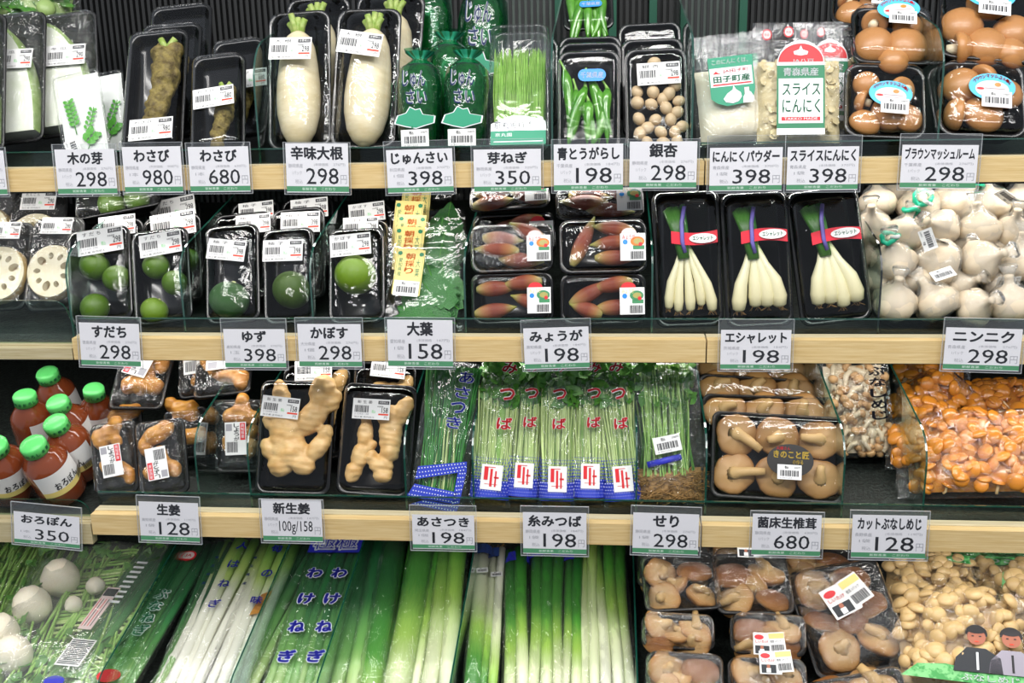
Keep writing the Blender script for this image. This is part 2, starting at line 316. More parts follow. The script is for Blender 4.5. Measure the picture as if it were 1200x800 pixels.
LAB = ['topmost shelf with pine front rail and rubber mat, daikon and wasabi packs on it', 'second shelf from the top with pine front rail, citrus and garlic on it',
       'third shelf from the top with pine front rail, bottles, ginger and mitsuba on it', 'lowest shelf with long leeks and mushroom packs lying on it']
JOINT = [[-3000, -5, 826, 3000], [-3000, 84, 828, 3000], [-3000, 106, 822, 3000], [-3000, 3000]]
DIV = [[312, 650, 820, 1090], [82, 222, 375, 548, 764, 1036], [240, 302, 474, 547, 745, 827, 990, 1093], []]
DIV4 = [(108, 800), (270, 772), (378, 800), (530, 800), (741, 760)]
for k in range(4):
    y0, z0 = RAILY[k], RAILZ[k]
    sh = thing('display_shelf', LAB[k], 'shelf', Matrix.Translation((0, y0, z0)))
    dl = 0.54; c, s_ = math.cos(TILT), math.sin(TILT)
    d = MB(); d.add([(-1.35, 0.008, RH - .018), (1.35, 0.008, RH - .018), (1.35, dl, RH - .018 + (dl - .008) * TT), (-1.35, dl, RH - .018 + (dl - .008) * TT),
                     (-1.35, 0.008, RH - .030), (1.35, 0.008, RH - .030), (1.35, dl, RH - .030 + (dl - .008) * TT), (-1.35, dl, RH - .030 + (dl - .008) * TT)],
                    [(0, 1, 2, 3), (7, 6, 5, 4), (0, 4, 5, 1), (1, 5, 6, 2), (2, 6, 7, 3), (3, 7, 4, 0)], 'mat_rubber', False); d.part('deck', sh)
    if k < 3:
        js = [max(-1.3, min(1.3, xat(p, y0, z0 + .02) if abs(p) < 2500 else p)) for p in JOINT[k]]
        for i in range(len(js) - 1):
            low = 0.013 if (i == 0 and k > 0) else 0; b = MB(); a, e = js[i] + .0008, js[i + 1] - .0008
            mt = 'grey_pine' if low else 'pine'
            h0, h1 = -low * (k == 2), RH - low
            b.box(a, 0, h0, e, 0.012, h1, mt); b.part('front_board', sh)
            b = MB(); b.box(a, 0.0122, h1 - .007, e, 0.026, h1 + .001, 'grey_pine' if low else 'pine_ledge'); b.part('ledge_strip', sh)
        g = MB(); a = xat(-40, y0, z0) if k == 0 else js[1]; e = 1.2
        g.box(a, 0.0265, RH - .017, e, 0.0285, RH + .018, 'glass'); g.box(a, 0.0263, RH + .018, e, 0.0287, RH + .0195, 'glass_edge'); g.part('front_guard', sh)
        if k:   # taller guard with a rounded end on the left bay
            e = js[1] - .002; r = .02; tp = RH + (.043 if k == 1 else .01); y_ = .02
            pts = [(-1.2, RH - .030), (e + .012, RH - .030), (e - .008, tp - r)] + [(e - .008 - r + r * math.cos(RAD(a_)), tp - r + r * math.sin(RAD(a_))) for a_ in range(0, 91, 15)] + [(-1.2, tp)]
            g = MB(); n = len(pts); g.add([(x, y_, z) for x, z in pts] + [(x, y_ + .002, z) for x, z in pts], [tuple(range(n)), tuple(range(n, 2 * n))[::-1]], 'glass', False)
            for i in range(1, n - 1):
                g.add([(pts[i][0], y_, pts[i][1]), (pts[i + 1][0], y_, pts[i + 1][1]), (pts[i + 1][0], y_ + .002, pts[i + 1][1]), (pts[i][0], y_ + .002, pts[i][1])], [(0, 1, 2, 3)], 'glass_edge', False)
            g.part('end_guard', sh)
    # glass dividers with a rounded front corner
    xs = [(xat(p, y0 + .03, z0 + .06), 'black_edge' if p in (1036,) else 'glass_edge') for p in DIV[k]]
    H = 0.112
    if k == 3: H = .085; xs = [(deckpt(3, px, py, H).x, 'glass_edge') for px, py in DIV4]
    if k == 0: H = .15
    for x, em in xs:
        pr = [(.030, 0), (.030, H * .72)] + [(.030 + .30 * H * (1 - math.cos(RAD(a_))), H * .72 + .28 * H * math.sin(RAD(a_))) for a_ in range(15, 91, 15)] + [(.50, H)]
        pr = [(y, RH - .018 + (y - .008) * TT + h) for y, h in pr]; lo = [(.50, RH - .018 + .492 * TT), (.030, RH - .016)]
        P = pr + lo; n = len(P); g = MB(); t = .0011
        g.add([(x - t, y, z) for y, z in P] + [(x + t, y, z) for y, z in P], [tuple(range(n)), tuple(range(n, 2 * n))[::-1]], 'glass', False)
        for i in range(len(pr) - 1):
            (ya, za), (yb, zb) = pr[i], pr[i + 1]
            g.add([(x - t, ya, za), (x + t, ya, za), (x + t, yb, zb), (x - t, yb, zb)], [(0, 1, 2, 3)], em, False)
        g.part('divider', sh)
    if k < 3:   # tube lamp under the front of this deck
        tb = MB(); tb.box(-1.2, 0.068, .003, 1.2, 0.084, .010, 'steel_dark'); tb.part('lamp_housing', sh)
        l = area('shelf_lamp', (0, y0 + .076, z0 + .0015), (RAD(12), 0, 0), 2.2, 0.014, (2.7, 2.3, 2.3)[k], (1, 0.97, 0.93))
# ------------------------------------------------------------------ price cards on the rails
CARDS = [  # tier, holder box (px), paper inset top, tilt, name, name width share, price, origin, unit, base price, label
 (0, (62, 170, 140, 229), 6, 0, '木の芽', .60, '298', '静岡県産', '1パック', '276円', 'kinome'), (0, (141, 168, 217, 227), 5, 0, 'わさび', .62, '980', '静岡県産', '1本', '908円', 'large wasabi'),
 (0, (218, 168, 296, 226), 5, 0, 'わさび', .62, '680', '静岡県産', '1本', '630円', 'small wasabi'), (0, (332, 168, 412, 227), 1, 1, '辛味大根', .84, '298', '静岡県産', '1パック', '276円', 'karami daikon'),
 (0, (450, 166, 534, 227), 10, -1, 'じゅんさい', .86, '398', '秋田県産', '1個', '370円', 'junsai'), (0, (552, 164, 637, 226), 12, 0, '芽ねぎ', .6, '350', '静岡県産', '1パック', '325円', 'sprout onions'),
 (0, (646, 164, 733, 225), 6, 0, '青とうがらし', .9, '198', '千葉県産', '1パック', '184円', 'green chillies'), (0, (735, 164, 819, 222), 3, .5, '銀杏', .42, '298', '静岡県産', '1パック', '276円', 'ginkgo nuts'),
 (0, (829, 160, 919, 225), 14, 0, 'にんにくパウダー', .92, '398', '青森県産', '1袋', '370円', 'garlic powder'), (0, (920, 160, 1008, 224), 13, 0, 'スライスにんにく', .92, '398', '青森県産', '1袋', '370円', 'sliced garlic'),
 (0, (1054, 158, 1147, 222), 13, 1, 'ブラウンマッシュルーム', .92, '298', '千葉県産', '1パック', '276円', 'brown mushrooms'), (0, (-64, 174, 11, 230), 4, 0, '冬瓜', .5, '290', '沖縄県産', '1パック', '269円', 'winter melon'),
 (1, (90, 371, 168, 431), 8, 1.5, 'すだち', .58, '298', '徳島県産', '1パック', '276円', 'sudachi'), (1, (259, 373, 338, 433), 13, 0, 'ゆず', .4, '398', '高知県産', '1玉', '370円', 'yuzu'),
 (1, (346, 372, 427, 432), 8, 0, 'かぼす', .6, '298', '大分県産', '1個', '276円', 'kabosu'), (1, (451, 372, 534, 432), 3, .5, '大葉', .4, '158', '愛知県産', '1袋', '147円', 'green shiso'),
 (1, (611, 374, 693, 434), 10, -2, 'みょうが', .82, '198', '高知県産', '1パック', '184円', 'myoga'), (1, (842, 374, 929, 435), 13, 0, 'エシャレット', .88, '198', '茨城県産', '1パック', '184円', 'shallots'),
 (1, (1105, 373, 1198, 436), 12, 1.5, 'ニンニク', .8, '298', '青森県産', '1パック', '276円', 'whole garlic'),
 (2, (12, 590, 98, 642), 12, 4.5, 'おろぽん', .78, '350', '', '1本', '', 'grated radish ponzu bottles'), (2, (160, 580, 237, 637), 8, 1, '生姜', .4, '128', '高知県産', '1袋', '119円', 'ginger at 128'),
 (2, (304, 584, 381, 637), 1, 0, '新生姜', .62, '100g/158', '静岡県産', '1パック', '147円', 'new ginger'), (2, (480, 591, 559, 646), 12, 0, 'あさつき', .84, '198', '埼玉県産', '1個', '184円', 'asatsuki chives'),
 (2, (610, 592, 690, 652), 8, 0, '糸みつば', .85, '198', '静岡県産', '1袋', '184円', 'thread mitsuba'), (2, (739, 592, 821, 652), 9, 1, 'せり', .4, '298', '静岡県産', '1袋', '276円', 'water dropwort'),
 (2, (879, 598, 964, 654), 4, .5, '菌床生椎茸', .86, '680', '静岡県産', '1パック', '630円', 'bed-grown shiitake'), (2, (996, 597, 1087, 657), 6, 0, 'カットぶなしめじ', .86, '128', '長野県産', '1袋', '119円', 'cut shimeji'),
]
for (k, (x0, y0, x1, y1), ins, tilt, nm, nw, price, org, unit, base, lab) in CARDS:
    Y = RAILY[k] - .0045; C = at((x0 + x1) / 2, (y0 + y1) / 2, Y); s = depth(C) / F
    W, H = (x1 - x0) * s, (y1 - y0) * s * 1.03
    R = Matrix.Translation(C) @ T3(0, 0, 0, 90 - 4, rz=0) @ T3(0, 0, 0, 0, 0, -tilt)
    c = thing('price_card', 'white price card for %s in clear holder on the %s rail' % (lab, ('topmost', 'second', 'third')[k]), 'price card', R)
    h = MB(); h.quad(-W / 2, -H / 2, W / 2, H / 2, -.0004, 'holder'); h.quad(-W / 2, -H / 2, W / 2, H / 2, .0016, 'holder')
    for a_, b_, c_, d_ in ((-W / 2, -H / 2, W / 2, -H / 2 + .0005), (-W / 2, H / 2 - .0004, W / 2, H / 2), (-W / 2, -H / 2, -W / 2 + .0005, H / 2), (W / 2 - .0005, -H / 2, W / 2, H / 2)): h.box(a_, b_, -.0004, c_, d_, .0018, 'holder_edge')
    h.part('holder', c)
    pw = W * .93; pt = H / 2 - ins * s; pb = -H / 2 + .0025; ph = pt - pb
    p = MB(); p.box(-pw / 2, pb, .0004, pw / 2, pt, .0008, 'paper')
    z = .00095; X = lambda u: -pw / 2 + u * pw; Yv = lambda v: pb + v * ph
    p.quad(X(0), Yv(.02), X(1), Yv(.13), z, 'band_green'); p.part('paper_card', c)
    t = MB(); t.text('新鮮青果', X(.25), Yv(.045), X(.48), Yv(.105), z + .0001, 'white_ink'); t.text('こだわり', X(.56), Yv(.045), X(.78), Yv(.105), z + .0001, 'white_ink')
    t.text(nm, X(.5 - nw / 2), Yv(.66), X(.5 + nw / 2), Yv(.94 if len(nm) > 2 else .96), z, 'ink', .04)
    if org: t.text(org, X(.04), Yv(.50), X(.27), Yv(.585), z, 'grey_ink')
    t.text(unit, X(.10), Yv(.36), X(.25), Yv(.44), z, 'grey_ink'); t.text('税込', X(.14), Yv(.18), X(.26), Yv(.27), z, 'grey_ink')
    if base: t.text('(本体価格', X(.45), Yv(.53), X(.68), Yv(.60), z, 'grey_ink'); t.text(base + ')', X(.76), Yv(.53), X(.95), Yv(.60), z, 'grey_ink')
    t.text('円', X(.87), Yv(.18), X(.97), Yv(.36), z, 'grey_ink')
    n = len(price); a = .82 - (.5 if n == 3 else .54); t.text(price, X(a), Yv(.17), X(.84), Yv(.50), z, 'ink', .003); t.part('lettering', c)
# ------------------------------------------------------------------ packs: tray, film or lid, stickers
def tray(parent, w, h, d=.02, mt='black_tray', lip=.004, r=.012, name='tray'):
    b = MB(); cy = h / 2; R = lambda sh, z, rr: rrect(w - 2 * sh, h - 2 * sh, max(rr, .003), z, 0, cy)
    b.loft([R(.009, -d, r * .8), R(.004, -d * .45, r), R(0, -.0018, r), R(0, .0004, r), R(.0008, .0012, r), R(lip, .0012, r), R(lip + .0006, 0, r), R(lip + .003, -d * .5, r), R(lip + .007, -d + .002, r * .8)], mt)
    return b.part(name, parent)
def dome(parent, w, h, bulge, mt='film_flat', r=.012, n=12, wr=0.0, p=5, name='film', seed=0, skirt=.0, inset=.001, fn=None):
    """cover over the tray mouth: rises from the rim to a gently wrinkled top"""
    b = MB(); cy = h / 2; rings = []
    steps = [(0, 0), (.10, .35), (.22, .72), (.38, .93), (.6, 1.0), (.82, 1.0)]
    hw = min(w, h) / 2
    if skirt: rings.append([(x, y, -skirt) for x, y, z in rrect(w - .004, h - .004, r, 0, 0, cy, 8)])
    edge = min(.3 * hw, .012)
    for q, (u, f) in enumerate([(0, 0), (.12, .4), (.35, .75), (.65, .94), (1, 1.0), (1.7, 1.0), (2.6, 1.0)]):
        sh = inset + u * edge
        if sh > hw - .002: break
        ring = []
        for x, y, z in rrect(w - 2 * sh, h - 2 * sh, max(r - sh * .3, .004), 0, 0, cy, 8):
            nz = noise.noise(Vector((x * 55 + seed, y * 55, seed))) * wr * (1 if u > .3 else u * 3)
            zz = bulge * f + nz
            if fn: zz = max(zz, fn(x, y) * f)
            ring.append((x, y, .0016 + zz))
        rings.append(ring)
    b.loft(rings, mt, cap0=False, cap1=True)
    return b.part(name, parent)
BARS = [.6, .3, .3, .9, .3, .6, .3, .3, .6, .9, .3, .6, .3, .9, .3, .3, .6]
def bars(b, x0, y0, x1, y1, z, mt='ink'):
    tot = sum(BARS) * 1.75; x = x0; k = (x1 - x0) / tot
    for w in BARS: b.quad(x, y0, x + w * k, y1, z, mt); x += w * k * 1.75
def sticker(parent, x, y, w, rot=0, z=.01, kind='price', nm='', price='298', lab=True, tilt=0):
    """printed sticker, centre x,y on the pack face"""
    h = {'price': w * .54, 'jan': w * .62, 'tall': w * 1.5, 'band': w * .3}.get(kind, w * .6)
    M = T3(x, y, z, tilt, 0, rot); b = MB(); b.box(-w / 2, -h / 2, 0, w / 2, h / 2, .0003, 'label_white'); o = b.part('price_sticker', parent, M)
    t = MB(); z = .0005; X = lambda u: (u - .5) * w; Y = lambda v: (v - .5) * h
    if kind == 'price':
        t.text(nm, X(.12), Y(.76), X(.52), Y(.91), z, 'ink'); t.quad(X(.68), Y(.76), X(.97), Y(.92), z, 'ink'); t.text('消費税込', X(.70), Y(.79), X(.95), Y(.90), z + .0001, 'label_white')
        bars(t, X(.06), Y(.32), X(.44), Y(.66), z); t.text('2 02400 ' + price, X(.06), Y(.20), X(.44), Y(.29), z, 'grey_ink'); t.text('税込', X(.52), Y(.30), X(.62), Y(.46), z, 'cap_green')
        t.text('本体価格', X(.66), Y(.60), X(.82), Y(.68), z, 'ink'); t.text(price, X(.78), Y(.34), X(.95), Y(.60), z, 'ink', .01); t.quad(X(.70), Y(.22), X(.97), Y(.30), z, 'red_ink')
        t.text('加工者 店内加工', X(.06), Y(.06), X(.60), Y(.14), z, 'ink'); t.text('円', X(.86), Y(.06), X(.94), Y(.18), z, 'ink')
    elif kind == 'jan':
        t.text('税込', X(.30), Y(.72), X(.46), Y(.92), z, 'ink', .02); t.text(price + '円', X(.70), Y(.76), X(.95), Y(.88), z, 'ink'); bars(t, X(.12), Y(.22), X(.90), Y(.62), z); t.text('4 901234', X(.1), Y(.06), X(.6), Y(.16), z, 'grey_ink')
    elif kind == 'tall':     # upright ginger sticker: red strip, name, bars, code block
        t.quad(X(.72), Y(.45), X(.96), Y(.97), z, 'red_print'); t.text('高知県産', X(.76), Y(.5), X(.92), Y(.95), z + .0001, 'white_print', 0, True)
        t.text(nm, X(.42), Y(.42), X(.68), Y(.97), z, 'ink', .02, True); t.quad(X(.05), Y(.74), X(.34), Y(.95), z, 'grey_ink')
        bars(t, X(.08), Y(.08), X(.6), Y(.4), z)
    else:
        bars(t, X(.1), Y(.15), X(.6), Y(.6), z); t.text(nm or '税込', X(.1), Y(.68), X(.5), Y(.92), z, 'ink')
    t.part('print', o); return o
def put(o, label, cat=None): o['label'] = label; return o
_P = {}
def proto(key, fn):
    if key not in _P:
        m = MB(); fn(m); _P[key] = m.mesh(key.split('#')[0])
    return _P[key]
# ---- produce shapes (unit or real size, centred)
def citrus_m(mt, seed):
    def f(m):
        rings = 14; prof = []
        for i in range(rings + 1):
            a = math.pi * i / rings; r = math.sin(a); z = -math.cos(a) * .93
            if i >= rings - 1: z -= .05
            prof.append((r, z))
        m.lathe(prof, mt, 28, fn=lambda a, t: 1 + .015 * math.sin(3 * a + seed))
    return f
def citrus(parent, x, y, z, r, mt, kind='citrus', s=0):
    o = inst(kind, proto(kind + '#' + mt, citrus_m(mt, s)), parent, T3(x, y, z, rnd(-40, 40), rnd(0, 180), rnd(-40, 40), r))
    def st(m):
        m.lathe([(.0, .90), (.12, .90), (.10, .96), (.0, .97)], 'stem_cut', 6)
    inst('stem', proto('stem#c', st), o); return o
def shiitake(parent, x, y, z, r, rx=0, ry=0, rz=0, mt='shiitake', stem=True, v=0, bend=.35, sl=.95):
    def cap(m):
        prof = [(0, -.42), (.3, -.41), (.6, -.34), (.83, -.22), (.97, -.04), (1, .06), (.96, .14), (.86, .20), (.7, .25), (.45, .30), (.2, .33), (.0, .34)]
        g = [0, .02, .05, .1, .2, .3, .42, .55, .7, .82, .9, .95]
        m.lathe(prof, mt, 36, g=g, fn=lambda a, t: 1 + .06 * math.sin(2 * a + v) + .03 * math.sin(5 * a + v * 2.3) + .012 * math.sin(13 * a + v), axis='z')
        m.v = [(x_, y_, z_ + .10 * (noise.noise(Vector((x_ * 1.6, y_ * 1.6, v))) + .4 * noise.noise(Vector((x_ * 5, y_ * 5, v))))) for x_, y_, z_ in m.v]
    o = inst('mushroom', proto('mushroom_cap#%s%d' % (mt, v), cap), parent, T3(x, y, z, rx, ry, rz, r))
    if stem:
        def st(m):
            m.tube([(0, 0, .20), (.02, .02, .34), (bend * .35, .05, .50), (bend * .9, .1, .66 * sl / .95), (bend * 1.7, .12, .80 * sl / .95)], [.44, .31, .24, .22, .17], 'shiitake_stem', 12)
        inst('stem', proto('stem#s%d_%d' % (int(bend * 100), int(sl * 100)), st), o)
    return o
def brown_mush(parent, x, y, z, r, rx=0, ry=0, rz=0):
    def cap(m): m.lathe([(0, .62), (.35, .6), (.7, .45), (.93, .15), (1, -.12), (.93, -.3), (.75, -.34), (.4, -.28), (0, -.25)], 'brown_cap', 24, axis='z')
    o = inst('mushroom', proto('mushroom_cap#b', cap), parent, T3(x, y, z, rx, ry, rz, r))
    def st(m): m.tube([(0, 0, -.25), (0, 0, -.6), (.03, 0, -.85)], [.36, .34, .30], 'shimeji_stem', 12)
    inst('stem', proto('stem#b', st), o); return o
def myoga(parent, x, y, z, L, R, rx=0, ry=0, rz=0, v=0):
    def f(m):
        for k in range(4):   # overlapping sheaths
            prof = []; n = 12; t1 = 1 - .0 * k; t0 = .18 * k
            for i in range(n + 1):
                t = t0 + (1 - t0) * i / n
                r = (math.sin(math.pi * min(1, (t * .92 + .05)) ** .8) ** .9) * .5 * (1 - .10 * k) + .02
                prof.append((max(.01, r * .42 / .5 * (1 - .9 * max(0, t - .8) * 2)), t - .5))
            ph = k * 1.7 + v
            m.lathe(prof, 'myoga', 16, g=[(q[1] + .5) for q in prof], fn=lambda a, t, ph=ph, k=k: 1 + .07 * math.sin(a + ph) + (.02 * math.sin(11 * a)))
    return inst('myoga_bud', proto('myoga_bud#%d' % v, f), parent, T3(x, y, z, rx, ry, rz, (R * 2.0, L, R * 2.0)))
def chili(parent, x, y, z, L, rz, c=.1, v=0):
    pts = [(c * L * math.sin(t * 2.6), -t * L, 0) for t in [i / 9 for i in range(10)]]
    m = MB(); m.tube(pts, [.0035, .0062, .0068, .0066, .0060, .0054, .0046, .0036, .0024, .0008], 'chili_green', 10)
    o = m.part('chilli', parent, T3(x, y, z, 0, 0, rz)); m = MB(); m.tube([(0, -.001, 0), (-.002, .006, 0), (-.006, .014, .001)], [.003, .0014, .0014], 'seri_stem', 6); m.part('stem', o); return o
def nut(parent, x, y, z, r):
    def f(m): m.lathe([(0, -1), (.35, -.9), (.7, -.55), (.84, -.05), (.78, .4), (.5, .82), (.15, 1.02), (0, 1.05)], 'nut_shell', 14, fn=lambda a, t: 1 + .06 * abs(math.cos(a)))
    return inst('ginkgo_nut', proto('ginkgo_nut', f), parent, T3(x, y, z, rnd(-50, 50), rnd(0, 180), rnd(0, 180), r))
def garlic_m(v):
    def f(m):
        prof = [(0, -.62), (.3, -.66), (.62, -.6), (.88, -.38), (1, -.05), (.92, .28), (.66, .55), (.36, .74), (.2, .95), (.17, 1.2), (.2, 1.32), (0, 1.32)]
        m.lathe(prof, 'garlic_skin', 36, fn=lambda a, t: 1 + (.085 * (abs(math.cos(2.5 * a + v)) - .5) * 1.7 + .02 * math.sin(9 * a)) * max(0, 1 - abs(t - .4) * 1.6))
    return f
def root_lump(parent, name, key, parts, mt, M, vox=.0022):
    if key not in _P:
        vs, fs = blob(parts, vox); m = MB(); m.add(vs, fs, mt); _P[key] = m.mesh(name)
    return inst(name, _P[key], parent, M)
def daikon(parent, M, L, R, v=0):
    m = MB(); prof = [(0, 0), (.22, .01), (.5, .05), (.78, .14), (.95, .28), (1, .42), (.97, .56), (.88, .72), (.76, .86), (.55, .95), (.3, .995), (0, 1)]
    rings = [(r * R, y * L) for r, y in prof]
    m.lathe(rings, 'daikon_skin', 28, fn=lambda a, t: 1 + .02 * math.sin(2 * a + v) + .006 * math.sin(40 * t + v))
    o = m.part('daikon', parent, M)
    for i in range(9):
        a = i / 9 * 6.28; l = MB(); rr = .3 * R * (1 if i % 2 else .5); hh = L * rnd(.09, .15)
        l.tube([(rr * .6 * math.cos(a), L * .97, rr * .6 * math.sin(a)), (rr * math.cos(a), L + hh * .5, rr * math.sin(a)), (rr * 1.7 * math.cos(a), L + hh, rr * 1.4 * math.sin(a))], [.0045, .0042, .004], 'radish_leaf', 7); l.part('leaf_stalk', o)
    return o
def pack(name, label, cat, fr, content=None, d=.02, bulge=.006, cover='film_flat', tr='black_tray', wr=.0008, st=None, group=None, r=.012, lip=.004, fn=None):
    M, w, h = fr; w *= .955; t = thing(name, label, cat, M, group); tray(t, w, h, d, tr, lip, r)
    if content: content(t, w, h)
    dome(t, w, h, bulge, cover, r, wr=wr, seed=rnd(0, 50), fn=fn)
    for s in (st or []):
        a = dict(s); a['x'] = a['x'] * w; a['y'] = a['y'] * h; a['w'] = a['w'] * w; a.setdefault('z', bulge + .0024 + wr); sticker(t, **a)
    return t
S = lambda x, y, w, rot=0, **k: dict(x=x, y=y, w=w, rot=rot, **k)
def pillow(parent, w, h, t, mt='film_crinkle', name='film', wr=.002, sc=60, nx=18, ny=26, taper=0.0, flare=.0, back=.4, shape=3, y0=0, seed=None, cut=0.0):
    """sealed bag: front and back sheets joined all round"""
    b = MB(); sd = rnd(0, 90) if seed is None else seed; vs = []; W1 = nx + 1
    for side in (1, -1):
        for j in range(ny + 1):
            v = j / ny; V = abs(2 * v - 1)
            for i in range(nx + 1):
                u = 2 * i / nx - 1
                ww = w / 2 * (1 - taper * v + flare * max(0, v - .8) * 5)
                prof = (1 - abs(u) ** shape) * (1 - V ** 6)
                if cut: prof *= 1 - max(0, (v - cut) / (1 - cut)) ** .7
                x = u * ww * (1 + .03 * noise.noise(Vector((v * 9, sd, side)))); y = y0 + v * h
                z = (t if side > 0 else -t * back) * prof
                q = noise.noise(Vector((x * sc, y * sc * .6, sd))) + .5 * noise.noise(Vector((x * sc * 2.3, y * sc * 2, sd + 5)))
                z += wr * q * (.3 + .7 * min(1, prof * 2)); vs.append((x, y, z))
    N = W1 * (ny + 1); fs = []
    for j in range(ny):
        for i in range(nx):
            a = j * W1 + i; fs.append((a, a + 1, a + W1 + 1, a + W1)); fs.append((N + a, N + a + W1, N + a + W1 + 1, N + a + 1))
    b.add(vs, fs, mt); return b.part(name, parent)
# ================================================================== top shelf
def melon(t, w, h, flip=False):
    n = 14; pts = [(-.40 * w, .06 * h)] + [(-.40 * w + .80 * w * math.sin(RAD(a)), .06 * h + .84 * h * math.cos(RAD(a))) for a in [90 - 90 * i / n for i in range(n + 1)]]
    m = MB(); m.slab(pts, -.012, .012, 'melon_flesh'); o = m.part('melon_slice', t)
    r = MB(); arc = pts[1:]
    for i in range(len(arc) - 1):
        (a, b), (c, d) = arc[i], arc[i + 1]; k = 1.035
        A = (-.4 * w + (a + .4 * w) * k, .06 * h + (b - .06 * h) * k); B = (-.4 * w + (c + .4 * w) * k, .06 * h + (d - .06 * h) * k)
        r.add([(a, b, .0122), (c, d, .0122), (*B, .0105), (*A, .0105), (*B, -.012), (*A, -.012)], [(0, 3, 2, 1), (3, 5, 4, 2)], 'melon_rind', True)
    r.part('rind', o)
for i, (xb, xt, yt, w, dy, lb) in enumerate([(80, 76, 17, 80, .10, 'winter melon wedge in film behind the kinome pack'), (16, 20, 17, 76, .075, 'winter melon wedge in film, second behind the nearest wedge'), (-34, -30, 20, 84, .04, 'winter melon wedge cut off by the picture edge')]):
    pack('melon_pack', lb, 'fruit pack', frame(xb, xt, yt, 0, dy, 28, w), melon, d=.014, bulge=.0135, cover='film_crinkle', tr='foam_tray', wr=.0015, st=[S(.08, .60, .62, -5, nm='冬 瓜', price='290', z=.0172)], group='winter melon wedges')
def kinome(t, w, h):
    m = MB(); m.box(-w * .44, h * .03, -.004, w * .44, h * .97, -.003, 'white_tray'); m.part('paper_liner', t)
    for (sx, sy, s, a0, n) in ((-.15, .35, 1, 8, 6), (.08, .28, .8, -25, 5), (.02, .15, 1.1, -50, 3)):
        m = MB(); 
        for i in range(n):
            for sd in (-1, 1):
                L = .0092 * s * (1.3 if n == 3 else 1); a = RAD(a0 + 90 + sd * 50); bx = sx * w + math.sin(RAD(-a0)) * i * .006; by = sy * h + math.cos(RAD(a0)) * i * .0062 + .012
                c, s2 = math.cos(a), math.sin(a); P = [(0, 0), (.45, .28), (.85, .2), (1, 0), (.85, -.2), (.45, -.28)]
                m.add([(bx + (p * c - q * s2) * L, by + (p * s2 + q * c) * L, .0005 + abs(q) * .002) for p, q in P], [(0, 1, 2, 3, 4, 5)], 'kinome', False)
        m.tube([(sx * w, sy * h, 0), (sx * w + math.sin(RAD(-a0)) * n * .006, sy * h + n * .0062 * math.cos(RAD(a0)) + .012, 0)], .0006, 'kinome', 5); m.part('leaf_sprig', t)
for (xb, xt, yt, w, dy, lb) in [(104, 88, 86, 60, .028, 'clear box of kinome leaves in front of the melon wedges'), (128, 120, 85, 50, .062, 'clear box of kinome leaves behind the nearer kinome box')]:
    t = pack('kinome_box', lb, 'herb pack', frame(xb, xt, yt, 0, dy, 25, w, d=.008), kinome, d=.008, bulge=.006, cover='lid_clear', tr='lid_clear', wr=0, r=.006)
    w_ = w / F * 1.25; sticker(t, -.012, .02, .030, 100, .009, 'jan', '', '298')
def wasabi_fn(sc, key):
    def f(t, w, h):
        if key not in _P:
            rg = random.Random(key); ps = []
            for i in range(14):
                q = i / 13; r = .0135 * (1 - .45 * q) * (1 + .12 * rg.uniform(-1, 1)); ps.append(((.003 * math.sin(q * 5), .085 - q * .075, 0), (r, r * .6, r), (0, rg.uniform(0, 90), rg.uniform(-12, 12))))
                for _ in range(3):
                    a = rg.uniform(0, 6.28); ps.append(((.003 * math.sin(q * 5) + math.cos(a) * r * .8, .085 - q * .075 + rg.uniform(-.003, .003), abs(math.sin(a)) * r * .8), (.004, .003, .004), (0, 0, 0)))
            ps += [((.008, .092, 0), (.008, .008, .008), (0, 0, 30)), ((-.006, .093, 0), (.006, .009, .006), (0, 0, -20))]
            vs, fs = blob(ps, .0016, 1); m = MB(); m.add(vs, fs, 'wasabi_skin'); _P[key] = m.mesh('wasabi_root')
        o = inst('wasabi_root', _P[key], t, T3(.0, h * .12 if sc > 1 else h * .03, -.004, 0, 0, -4, sc))
        for a in (-20, 25):
            l = MB(); l.tube([(.002, .09, .004), (.002 + a * .0003, .10, .006)], .003, 'radish_leaf', 7); l.part('leaf_stub', o)
    return f
for i, (xb, xt, yt, w, dy, sc, st, lb) in enumerate([
    (178, 187, 38, 76, .034, 1.45, [S(.06, .14, .70, 0, nm='わ さ び', price='980')], 'tall tray with a knobbly wasabi root priced 980, nearest of the tall ones'),
    (192, 203, 30, 76, .085, 1.1, [], 'tall wasabi tray directly behind the 980 wasabi'), (208, 213, 8, 78, .135, 1.2, [], 'tall wasabi tray reaching highest at the back of its file'),
    (255, 257, 66, 68, .030, .98, [S(.0, .50, .74, 3, nm='わ さ び', price='680')], 'short tray with a wasabi root priced 680'), (281, 280, 48, 66, .085, .9, [S(.25, .50, .70, 0, nm='わ さ び', price='680')], 'short wasabi tray behind the 680 wasabi')]):
    pack('wasabi_pack', lb, 'vegetable pack', frame(xb, xt, yt, 0, dy, 34, w), wasabi_fn(sc, 'wasabi#%d' % (i % 2)), d=.02, bulge=.015, cover='lid_clear', wr=.0018, st=[dict(s, z=.0185) for s in st], group='wasabi trays')
